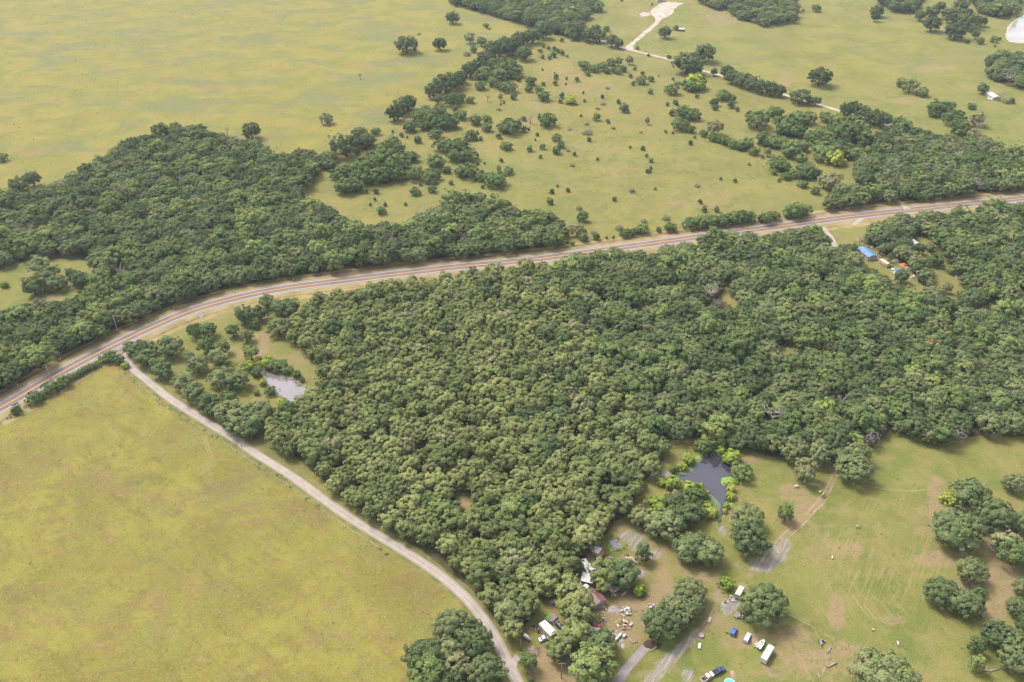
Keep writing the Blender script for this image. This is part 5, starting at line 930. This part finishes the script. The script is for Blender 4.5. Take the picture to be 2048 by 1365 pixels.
shed('shed', 'narrow grey-white shed at the top of the junkyard row', 'shed', ZC(560, 515), ZC(612, 605), 2.4, 2.2, P['offwhite'], P['grey'])
shed('shed', 'squat white-roofed shed in the junkyard row', 'shed', ZC(605, 670), ZC(705, 625), 2.9, 2.2, P['white'], P['grey'])
shed('shed', 'large patched white roof in the junkyard row', 'shed', ZC(655, 750), ZC(625, 890), 4.2, 2.3, P['white'], P['grey'], gable=False, pitch=.08)
shed('shed', 'grey-white trailer shed next to the muddy pool', 'shed', ZC(775, 385), ZC(825, 305), 2.6, 2.3, P['white'], P['offwhite'], gable=False, pitch=.06)
shed('shed', 'small white shed with a rusty red roof by the muddy pool', 'shed', ZC(825, 440), ZC(880, 365), 1.9, 2.3, P['rust'], P['white'])
shed('shed', 'tiny white hut above the maroon-roofed house', 'shed', ZC(595, 985), ZC(630, 950), 1.6, 1.9, P['white'], P['offwhite'])
shed('barn', 'white-roofed building cut by the top edge beside the gravel yard', 'barn', ZG(760, -20), ZG(900, -20), 9, 3.2, P['white'], P['offwhite'])
ruin = shed('ruined_house', 'ruined house with a broken white roof in the far meadow', 'house', ZH(820, 890), ZH(990, 1000), 7.0, 2.6, P['white'], P['offwhite'], pitch=.3)
for k, (x, y, z, rz) in enumerate([(5.5, -3.6, .3, .5), (3.0, -5.0, .25, 1.2), (6.8, .5, .3, 2.0)]): MB().box((x, y, z), (2.4, 1.6, .12), rz, .25).build('fallen_sheet', P['white'], ruin)
c, rz, L = span(ZG(1205, 590), ZG(1315, 600), 2.5); t = thing('loafing_shed', 'open shelter with a pale roof and dark inside by the gravel yard', 'shed', c, rz); e = L / 2
MB().box((0, 0, 2.7), (L + .4, 5.4, .12), 0, .10).build('roof', P['tan'], t); MB().box((0, 2.4, 1.2), (L, .12, 2.4)).build('wall', P['wood'], t)
for s in (-1, 1):
    MB().box((s * e, 0, 1.2), (.12, 4.8, 2.4)).build('wall', P['wood'], t)
    for y in (-2.4,): MB().box((s * e * .95, y, 1.25), (.16, .16, 2.5)).build('post', P['wood'], t)
MB().box((0, -2.2, .55), (L, .08, .9)).build('feed_panel', P['grey'], t)
c, rz, L = span(ZG(600, 90), ZG(700, 90), 1.2); t = thing('farm_implement', 'dark farm machine parked left of the gravel yard', 'machine', c, rz)
MB().box((0, 0, 1.3), (3.2, 1.6, 1.0)).build('body', P['black'], t, bevel=.1); MB().box((-2.2, 0, .9), (2.2, 2.2, .6)).build('hopper', P['white'], t, bevel=.08); MB().box((.6, 0, 2.2), (1.3, 1.4, 1.0), taper=.85).build('cab', P['glass'], t); wheels(t, (-2.2, 1.0), 2.4, .6, .4)

# ================================================================== yard things
def heap(name, label, cat, p, rx, ry, mats, n=26, seed=1, sz=(.25, .9)):
    """pile of loose scrap: every piece a part"""
    r = random.Random(seed); g = at(*p); t = thing(name, label, cat, g, r.uniform(0, 3))
    for k in range(n):
        a = r.uniform(0, 6.28); q = math.sqrt(r.random()); x, y = math.cos(a) * q * rx, math.sin(a) * q * ry; h = max(0, 1 - q) * min(rx, ry) * .45
        s1, s2, s3 = r.uniform(*sz), r.uniform(*sz) * .8, r.uniform(.08, .4); m = MB()
        if k % 5 == 0: m.cyl((x, y, h + .3), s1 * .35, .6, 9, r.choice('xz'))
        else: m.box((x, y, h + .2), (s1, s2, s3), r.uniform(0, 3), r.uniform(-.6, .6))
        m.build('scrap', mats[k % len(mats)], t)
    return t
def mound(name, label, cat, p, rx, ry, h, mat, seed=1, rot=0):
    rs = np.random.RandomState(seed); m = MB(); V = []; nr, na = 6, 18; k2_ = rs.uniform(.75, 1.2, na)
    for i in range(nr + 1):
        u = i / nr
        for j in range(na):
            a = 2 * math.pi * j / na; q = (1 - u) * k2_[j]; V.append((rx * q * math.cos(a), ry * q * math.sin(a), h * (1 - (1 - u) ** 2) + (rs.randn() * .06 if 0 < i < nr else 0)))
    F_ = [[i * na + j, i * na + (j + 1) % na, (i + 1) * na + (j + 1) % na, (i + 1) * na + j] for i in range(nr) for j in range(na)]
    o = m.add(V, F_).build(name, mat); o.location = at(*p); o.rotation_euler = (0, 0, rot); return tag(o, label, cat)
WM = [P['white'], P['offwhite'], P['white'], P['grey'], P['pinewood'], P['wood']]
heap('scrap_pile', 'heaped white scrap pile right of the ash heap', 'scrap pile', ZD(440, 375), 2.5, 2.4, WM, 44, 1)
heap('scrap_pile', 'brown and white scrap pile above the red tub', 'scrap pile', ZD(420, 590), 3.4, 2.0, [P['pinewood'], P['offwhite'], P['wood'], P['pink'], P['tan']], 40, 2)
heap('scrap_pile', 'small white scrap pile against the oak clump', 'scrap pile', ZD(862, 285), 1.6, 1.4, WM, 18, 3)
heap('scrap_pile', 'white junk strewn beside the maroon house corner', 'scrap pile', ZC(860, 1300), 1.6, 1.6, WM, 20, 4)
heap('scrap_pile', 'scrap under the tree left of the maroon house', 'scrap pile', ZC(690, 1170), 1.6, 1.2, WM, 14, 5)
heap('scrap_pile', 'white junk at the end of the camper trailer', 'scrap pile', ZB(490, 395), 1.6, 1.2, WM + [P['green']], 18, 6)
heap('scrap_pile', 'dark clutter under the left side of the spreading oak', 'scrap pile', ZB(610, 600), 2.0, 1.6, [P['grey'], P['dark'], P['wood'], P['offwhite']], 24, 7)
heap('scrap_pile', 'green and pink junk beside the boat on the lawn', 'scrap pile', ZB(775, 940), 1.3, 1.6, [P['pinewood'], P['green'], P['offwhite'], P['pink']], 20, 8)
heap('scrap_pile', 'white scrap beside the orange tarpaulin', 'scrap pile', ZF(1275, 900), 3.4, 3.0, WM, 36, 9)
heap('scrap_pile', 'pale heap of junk in the gap below the blue-roofed yard', 'scrap pile', ZF(1510, 1110), 4.0, 3.4, WM, 44, 10)
heap('scrap_pile', 'scattered junk around a ring in the yard wood', 'scrap pile', ZF(985, 1180), 4.2, 3.0, [P['grey'], P['offwhite'], P['dark'], P['wood']], 30, 11)
heap('scrap_pile', 'household junk along the right wall of the blue-roofed house', 'scrap pile', ZF(520, 420), 2.0, 4.6, [P['pinewood'], P['offwhite'], P['grey'], P['dark']], 34, 12)
heap('scrap_pile', 'junk between the tan trailer and the blue-roofed house', 'scrap pile', ZF(620, 600), 1.8, 3.0, [P['offwhite'], P['grey'], P['wood']], 24, 13)
heap('scrap_pile', 'white odds and ends above the orange tarpaulin', 'scrap pile', ZF(1060, 710), 2.2, 2.0, WM, 18, 14)
heap('scrap_pile', 'pale sheets lined up below the tan trailer', 'scrap pile', ZF(1000, 930), 1.6, 4.0, [P['grey'], P['offwhite'], P['white']], 18, 15, (.6, 1.8))
heap('scrap_pile', 'bare timber and rails in the overgrown pen by the fence corner', 'scrap pile', ZJ(690, 720), 2.2, 1.6, [P['wood'], P['grey'], P['dark']], 22, 16)
heap('scrap_pile', 'debris between the black tank and the trailer home', 'scrap pile', ZE(645, 470), 1.4, 1.4, [P['dark'], P['grey'], P['white']], 16, 17)
heap('scrap_pile', 'loose boards at the corner of the trailer home roof', 'scrap pile', ZE(720, 735), 1.8, .8, WM, 12, 18)
heap('scrap_pile', 'tyres and bins along the back of the trailer home', 'scrap pile', ZE(330, 560), 1.2, 2.4, [P['dark'], P['offwhite'], P['wood']], 14, 21)
heap('scrap_pile', 'pallets and boards below the maroon-roofed house', 'scrap pile', ZC(905, 1335), 1.5, 1.2, [P['pinewood'], P['wood'], P['offwhite']], 16, 22)
heap('scrap_pile', 'rusty odds and ends beside the red car', 'scrap pile', ZA(930, 800), 1.4, 1.4, [P['rust'], P['grey'], P['offwhite']], 14, 23)
heap('scrap_pile', 'buckets and boards between the junkyard sheds', 'scrap pile', ZC(700, 690), 1.4, 1.8, [P['wood'], P['offwhite'], P['pink'], P['grey']], 18, 24)
heap('scrap_pile', 'white crates by the fallen limbs under the junkyard oak', 'scrap pile', ZC(1250, 1100), 1.4, 1.0, WM, 9, 25)
heap('scrap_pile', 'scattered stones on the worn ground left of the oak clump', 'scrap pile', ZD(700, 420), 3.0, 2.4, [P['pinewood'], P['grey']], 14, 26, (.2, .5))
mound('ash_heap', 'low grey ash heap below the maroon-roofed house', 'heap', ZA(1035, 705), 2.4, 2.2, .7, P['ash'], 2)
mound('sand_heap', 'pale tan sand heap beside the young tree and muddy pool', 'heap', ZA(1175, 265), 3.4, 2.6, 1.1, P['pinewood'], 3)
mound('earth_heap', 'brown oval earth heap beside the white parked car', 'heap', ZB(740, 860), 1.7, 2.4, .5, P['dirt'], 4)
mound('earth_heap', 'small tan earth heap below the navy pickup', 'heap', ZB(505, 1280), 1.2, 1.8, .35, P['dirt'], 5)
mound('leaf_heap', 'dark red heap of leaves at the concrete drive end', 'heap', ZD(885, 930), 3.4, 2.0, .6, simple('red_leaf_litter', (.075, .030, .024), .95, .5, 3), 6)
def brush_pile(label, p, R, seed, mat, n=60):
    r = random.Random(seed); t = thing('brush_pile', label, 'brush pile', at(*p)); m = MB(); b = MB()
    for k in range(n):
        a = r.uniform(0, 6.28); L = R * r.uniform(.5, 1.0); e = Vector((math.cos(a) * L, math.sin(a) * L, .15 + r.uniform(0, .3))); s = Vector((r.uniform(-.5, .5), r.uniform(-.5, .5), r.uniform(.4, 1.3)))
        (m if k % 3 else b).tube([s, s.lerp(e, .5) + Vector((0, 0, .2)), e], [.12, .08, .03], 4)
    m.build('branches', mat, t); b.build('limbs', M_dead, t); return t
brush_pile('tan brush pile fanned out beside the gravel road bend', ZE(255, 1010), 3.8, 3, P['hay'], 130)
brush_pile('fallen grey limbs under the junkyard oak', ZC(1080, 1010), 2.2, 5, M_dead, 30)
def one(name, label, cat, build, p, rz=0, z=0, group=None):
    t = thing(name, label, cat, at(*p), rz, group); build(t); return t
def tank(t):
    rings = []; r = .95
    for x, k in ((-2.1, .55), (-2.0, .85), (-1.75, 1), (1.75, 1), (2.0, .85), (2.1, .55)): rings.append([(x, math.cos(a) * r * k, 1.15 + math.sin(a) * r * k) for a in np.linspace(0, 6.283, 17)[:-1]])
    MB().loft(rings).build('shell', P['black'], t, True); MB().cyl((0, 0, 2.15), .25, .25).build('hatch', P['steel'], t)
    for x in (-1.3, 1.3): MB().box((x, 0, .2), (.3, 1.5, .45)).build('cradle', P['steel'], t)
c, rz, L = span(ZE(715, 440), ZE(835, 575), 1.2); t = thing('fuel_tank', 'black cylindrical tank lying beside the trailer home', 'tank', c, rz); tank(t)
def tarp_flat(t, L, w, mat, h=.5, seed=3):
    rs = np.random.RandomState(seed); V = []; n = 9
    for i in range(n + 1):
        for j in range(n + 1): V.append((-L / 2 + L * i / n + rs.randn() * .08, -w / 2 + w * j / n + rs.randn() * .08, h * (1 - (2 * i / n - 1) ** 2) * (1 - (2 * j / n - 1) ** 2) + abs(rs.randn()) * .10 + .05))
    o = MB().add(V, [[i * (n + 1) + j, (i + 1) * (n + 1) + j, (i + 1) * (n + 1) + j + 1, i * (n + 1) + j + 1] for i in range(n) for j in range(n)]).build('sheet', mat, t, True); s = o.modifiers.new('cloth', 'SOLIDIFY'); s.thickness = .02
    MB().box((0, 0, .06), (L * .55, w * .55, .12)).build('load', P['wood'], t)
one('tarpaulin', 'bright green tarpaulin beside the plank trailer', 'tarpaulin', lambda t: tarp_flat(t, 3.6, 1.8, P['green'], .9), ZE(565, 345), .75)
one('tarpaulin', 'orange tarpaulin in the yard right of the blue roof', 'tarpaulin', lambda t: tarp_flat(t, 5.0, 3.2, P['orange'], .7, 5), ZF(1220, 795), .3)
one('tarpaulin', 'small blue and white tarpaulin below the orange one', 'tarpaulin', lambda t: tarp_flat(t, 2.6, 2.2, P['tarp'], .8, 6), ZF(1075, 915), .8)
def tub(t, r, h, mat, n=16):
    rings = [[(math.cos(a) * r * k, math.sin(a) * r * k, z) for a in np.linspace(0, 6.283, n + 1)[:-1]] for z, k in ((0, .88), (h * .9, 1), (h, 1.06), (h, .95), (h * .3, .84))]
    MB().loft(rings).build('shell', mat, t, True); MB().cyl((0, 0, h * .35), r * .8, .04, n).build('base', P['grey'], t)
one('water_tub', 'small red tub between the brown scrap and white tanks', 'tub', lambda t: tub(t, .75, .6, P['red']), ZD(393, 662))
one('stock_tank', 'round pinkish tub beside the wet track', 'tub', lambda t: tub(t, 1.0, .6, P['pink']), ZB(128, 828))
def pool(t):
    tub(t, 1.9, 1.1, P['white'], 24); MB().cyl((0, 0, .95), 1.75, .04, 24).build('water', P['teal'], t)
one('paddling_pool', 'round teal pool at the bottom edge below the pickups', 'pool', pool, ZB(458, 1395))
one('bucket', 'small white bucket alone on the lower lawn', 'bucket', lambda t: tub(t, .45, .6, P['white'], 12), (1745.5, 1261))
one('feed_tub', 'white round feed tub near the bottom edge oak', 'tub', lambda t: tub(t, .65, .55, P['white'], 14), (1834, 1352))
one('oil_drum', 'rusty drum left of the mud patch', 'drum', lambda t: tub(t, .4, .9, P['rust'], 12), ZB(408, 440))
one('oil_drum', 'dark drum on the lawn left of the blue car', 'drum', lambda t: tub(t, .4, .9, P['grey'], 12), ZB(424, 790))
def ptank(t, L, r, mat):
    rings = []
    for x, k in ((-L / 2, .3), (-L / 2 + .12, .75), (-L / 2 + .4, 1), (L / 2 - .4, 1), (L / 2 - .12, .75), (L / 2, .3)): rings.append([(x, math.cos(a) * r * k, r + .15 + math.sin(a) * r * k) for a in np.linspace(0, 6.283, 15)[:-1]])
    MB().loft(rings).build('shell', mat, t, True); [MB().box((x, 0, .12), (.15, r * 1.6, .24)).build('cradle', P['steel'], t) for x in (-L * .3, L * .3)]; MB().cyl((0, 0, 2 * r + .2), .12, .2).build('valve_cap', P['grey'], t)
for lab, a, b, r in (('long white tank lying on the grass by the concrete drive', ZD(262, 865), ZD(370, 745), .5), ('short white tank lying beside the long white tank', ZD(392, 815), ZD(440, 765), .55)):
    c, rz, L = span(a, b, .5); t = thing('gas_tank', lab, 'tank', c, rz); ptank(t, L, r, P['white'])
def boards(t, n, L, w, mat):
    for k in range(n): MB().box((rnd.uniform(-.2, .2), (k - n / 2) * .28, .08 + .08 * (k % 3)), (L * rnd.uniform(.7, 1), .2, .07), rnd.uniform(-.15, .15)).build('board', mat, t)
c, rz, L = span(ZD(190, 795), ZD(300, 720), .2); t = thing('board_stack', 'tan boards lying left of the long white tank', 'boards', c, rz); boards(t, 7, L, 1.6, P['pinewood'])
c, rz, L = span(ZD(330, 900), ZD(380, 845), .2); t = thing('board_stack', 'grey boards lying between the two white tanks', 'boards', c, rz); boards(t, 4, L, 1, P['grey'])
def sheetm(t, L, w, mat):
    for k in range(4): MB().box((0, -w / 2 + (k + .5) * w / 4, .1), (L, w / 4 * .92, .05), 0, .06).build('panel', mat, t)
    MB().box((0, 0, .04), (L * .8, w * .8, .06)).build('pallet', P['wood'], t)
c, rz, L = span(ZD(385, 1000), ZD(388, 915), .2); t = thing('metal_sheets', 'grey metal sheets lying on grass below the white tanks', 'sheets', c, rz); sheetm(t, L, 1.2, P['grey'])
c, rz, L = span(ZB(215, 660), ZB(240, 605), .3); t = thing('metal_sheets', 'narrow white panel lying near the wet track', 'sheets', c, rz); sheetm(t, L, .8, P['white'])
c, rz, L = span(ZB(105, 975), ZB(115, 915), .3); t = thing('bath_tub', 'white bath tub standing in a grass ring', 'tub', c, rz)
MB().loft([[(x * L / 2, y * .45, z) for x, y in ((-1, -.6), (-.8, -1), (.8, -1), (1, -.6), (1, .6), (.8, 1), (-.8, 1), (-1, .6))] if z < .5 else [(x * L / 2 * 1.05, y * .5, z) for x, y in ((-1, -.6), (-.8, -1), (.8, -1), (1, -.6), (1, .6), (.8, 1), (-.8, 1), (-1, .6))] for z in (.05, .35, .6)]).build('shell', P['white'], t); MB().box((0, 0, .61), (L * .8, .7, .02)).build('basin', P['offwhite'], t)
def log_(label, pts, r=.25):
    g = at(*pts[0]); t = thing('log', label, 'log', g); Q = [at(*p, .3) - g for p in pts]; MB().tube(Q, [r * (1 - .5 * i / len(Q)) for i in range(len(Q))], 7).build('trunk', M_dead, t, True)
    e = Q[-1]; MB().tube([Q[len(Q) // 2], Q[len(Q) // 2] + Vector((.8, .9, .5))], [r * .5, .05], 5).build('branch_stub', M_dead, t); return t
log_('bleached forked log lying by the fence corner', [ZJ(940, 1040), ZJ(860, 1075), ZJ(780, 1115)], .35)
log_('pale log upright in the overgrown pen', [ZJ(845, 780), ZJ(815, 830), ZJ(780, 880)], .3); log_('short pale log near the bottom fence', [ZJ(640, 1220), ZJ(645, 1290)], .22)
log_('grey log lying before the dark red leaf heap', [ZD(965, 975), ZD(915, 1010), ZD(865, 1048)], .25); log_('two grey logs bounding the grass beside the drive', [ZD(500, 830), ZD(555, 905), ZD(645, 885)], .2)
log_('pale curved log below the dead tree on the right', [Z5(1800, 1290), Z5(1850, 1300), Z5(1905, 1285)], .25); log_('white plank in the clearing beside the left pond', [Z8(1180, 815), Z8(1205, 830)], .3)
log_('fallen pale trunk on the lane of the right clearing', [(1905, 545), (1912, 555), (1918, 562)], .4)

# ================================================================== livestock: one continuous body each
def beast(name, label, cat, p, heading, mat, s=1.0, grazing=True, k=1.0):
    """skinned skeleton: rump, belly, chest, neck, head, legs, tail"""
    J = [(-.75, 0, 1.12, .30), (-.25, 0, 1.05, .36), (.30, 0, 1.06, .37), (.72, 0, 1.10, .30)]
    V, E, Rr = [], [], []
    def addv(p_, r): V.append(tuple(c * s for c in p_)); Rr.append(r * s); return len(V) - 1
    ids = [addv(j[:3], j[3]) for j in J]; E += [(ids[i], ids[i + 1]) for i in range(3)]
    hz = .35 if grazing else 1.65
    n1 = addv((1.05, 0, (1.10 + hz) / 2 + .1), .19); n2 = addv((1.32, 0, hz + .12), .15); mz = addv((1.58 if not grazing else 1.50, 0, hz - .10), .09); E += [(ids[3], n1), (n1, n2), (n2, mz)]
    for sd in (-1, 1):
        e = addv((1.28, sd * .2, hz + .22), .045); E.append((n2, e))
        a = addv((-.70, sd * .2, .88), .17); b = addv((-.62, sd * .21, .62), .10); c_ = addv((-.76, sd * .21, .42), .07); d = addv((-.70, sd * .21, .05), .06); E += [(ids[0], a), (a, b), (b, c_), (c_, d)]
        a = addv((.62, sd * .2, .80), .13); b = addv((.64, sd * .2, .45), .075); d = addv((.64, sd * .2, .05), .06); E += [(ids[3], a), (a, b), (b, d)]
    t1 = addv((-1.0, 0, 1.05), .06); t2 = addv((-1.06, 0, .6), .035); E += [(ids[0], t1), (t1, t2)]
    me = bpy.data.meshes.new(name); me.from_pydata(V, E, []); me.materials.append(mat); o = new_obj(name, me)
    sk = o.modifiers.new('skin', 'SKIN')
    for i, v in enumerate(me.skin_vertices[0].data): v.radius = (Rr[i], Rr[i]); v.use_root = (i == 0)
    o.modifiers.new('smooth', 'SUBSURF').levels = 1; o.modifiers['smooth'].render_levels = 1
    o.location = at(*p); o.rotation_euler = (0, 0, heading); return tag(o, label, cat, 'livestock grazing on the right lawn')
beast('cow', 'pale tan cow grazing left of the worn track', 'cow', (1593.5, 975), R_(185), P['hide2'], 1.0); beast('calf', 'white calf on the track below the large domed oak', 'cow', (1640, 986), R_(40), P['hide2'], .85)
beast('horse', 'dark horse with pale back walking on the track', 'horse', (1646, 995), R_(35), P['hide3'], 1.0, False); beast('cow', 'tan cow standing alone in mid lawn', 'cow', (1715, 1056), R_(-8), P['hide'], .9)
beast('calf', 'pale calf near the bottom of the lawn', 'cow', (1795, 1289), R_(85), P['hide2'], .85); beast('goat', 'small pale goat in the middle of the striped lawn', 'goat', (1664, 1117), R_(70), P['hide2'], .75)

# ================================================================== poles, fences, markers
def upole(label, base, H, arm=True, lean=(0, 0), mat='pole'):
    t = thing('utility_pole', label, 'utility pole', at(*base)); MB().tube([(0, 0, -.2), (lean[0], lean[1], H)], [.20, .13], 8).build('pole', P[mat], t, True)
    if arm:
        a = MB().box((lean[0], lean[1] - .14, H - .5), (2.6, .12, .14)).build('crossarm', P['pole'], t)
        for x in (-1.15, -.5, .5, 1.15): MB().cyl((lean[0] + x, lean[1] - .14, H - .33), .07, .2, 8).build('insulator', P['insul'], a)
    return t
upole('bleached utility pole on the highway verge above the junction', (236.5, 667), 11.5, False, mat='palepole'); upole('bleached utility pole across the highway from the near field', (104, 766), 11.5, False, mat='palepole')
yp = upole('brown utility pole with a crossarm in the junkyard', (1122.5, 1357), 9.0); upole('thin utility pole beside the upper gravel lane', ZG(530, 1060), 10, False)
upole('thin pole by the brush pile at the road bend', (1041, 1301), 6, False); upole('short pole at the lower gravel road fence', (483, 893), 3.0, False)
b = at(1122.5, 1357); ts = MB()
for q in (at(1185, 1395), at(1260, 1420), at(1090, 1400)): 
    a0 = b + Vector((0, 0, 8.6)); a1 = Vector((q.x, q.y, 8.6)); ts.tube([a0.lerp(a1, u) - Vector((0, 0, 3.2 * u * (1 - u))) for u in np.linspace(0, 1, 7)], .03, 4)
w_ = ts.build('power_line', P['dark']); tag(w_, 'thin power lines running from the junkyard pole', 'power line')
for k, (x, y) in enumerate([(37, 775), (122, 723), (213, 676), (349, 619), (469, 586), (587, 564), (698, 548)]):
    t = thing('marker_post', ['leftmost', 'second from the left', 'third from the left', 'fourth from the left', 'third from the right', 'second from the right', 'rightmost'][k] + ' orange marker post on the highway verge', 'marker post', at(x, y), 0, 'orange marker posts')
    MB().tube([(0, 0, -.1), (0, 0, 1.9)], .16, 8).build('post', P['marker'], t); MB().box((0, 0, 1.95), (.42, .42, .12)).build('cap', P['white'], t); MB().box((.17, -.17, 1.4), (.06, .4, .5)).build('plate', P['white'], t)
t = thing('mail_box', 'white mailbox beside the highway above the left pond', 'mailbox', at(519, 604)); MB().tube([(0, 0, 0), (0, 0, 1.1)], .07).build('post', P['wood'], t); MB().box((0, 0, 1.3), (.9, .5, .5)).build('box', P['white'], t, bevel=.1)
for k, x in enumerate((1266, 1273)):
    t = thing('gate_post', ('left', 'right')[k] + ' gate post of the drive to the gravel yard', 'gate post', at(x, 83 + 3 * k)); MB().box((0, 0, 1.1), (.5, .5, 2.2)).build('pillar', P['wood'], t); MB().box((0, 0, 2.26), (.7, .7, .14)).build('cap', P['wood'], t)
def fence(label, pts, step=5.0, wire=True, mat='wood'):
    A = pts if isinstance(pts, np.ndarray) else spline(W(pts), step); t = thing('wire_fence', label, 'fence', (A[0][0], A[0][1], 0)); B = A - A[0]; pm = MB(); pm.box((0, 0, .6), (.14, .14, 1.3)); me = mesh_np('post', pm.v, pm.f, [P[mat]])
    for q in B: new_obj('post', me, t).location = (q[0], q[1], 0)
    if wire:
        for z in (.45, .8, 1.15): m = MB(); m.tube([(q[0], q[1], z) for q in B], .01, 3); m.build('wire', P['steel'], t)
fence('wire fence dividing the lawn from the parking ground', [(1478, 1164), (1530, 1197), (1572, 1223), (1620, 1251), (1671, 1281), (1720, 1305), (1758, 1322), (1800, 1344), (1840, 1366)])
fence('wire fence running down from the fence corner to the bottom edge', [(1671, 1283), (1660, 1309), (1650, 1334), (1636, 1362)]); fence('wire fence of the near field along the gravel road', offs(road[8:-30:2], FS * 5.2))
fence('wire fence of the near field along the highway', [(0, 849), (60, 807), (120, 775), (205, 729), (228, 717)]); fence('wire fence in front of the gravel yard at the top', [ZG(0, 265), ZG(350, 350), ZG(700, 440)], 6); fence('wire fence right of the gravel yard at the top', [ZG(940, 430), ZG(1110, 260), ZG(1320, 80)], 6)
fence('wire fence between the pasture and the highway', [(1140, 484), (1240, 472), (1340, 458), (1440, 445), (1540, 433), (1640, 420)], 7)
fence('wire fence along the lower side of the gravel lane', [(1250, 108), (1300, 120), (1350, 134), (1400, 149)], 7)

# ================================================================== air
hz = bpy.data.meshes.new('haze'); hb = MB().box((0, 3500, 144), (13000, 13000, 300)); hz.from_pydata([tuple(v) for v in hb.v], [], hb.f)
hm = bpy.data.materials.new('haze_air'); hm.use_nodes = True; hn = hm.node_tree.nodes; hn.remove(hn['Principled BSDF']); pv = hn.new('ShaderNodeVolumePrincipled')
pv.inputs['Color'].default_value = (.78, .87, 1.0, 1); pv.inputs['Density'].default_value = HAZE_D if 'HAZE_D' in globals() else .00006; pv.inputs['Anisotropy'].default_value = .2
hm.node_tree.links.new(pv.outputs[0], hn['Material Output'].inputs['Volume']); hz.materials.append(hm); tag(new_obj('haze', hz), 'thin pale summer haze over the countryside', 'haze', kind='stuff')
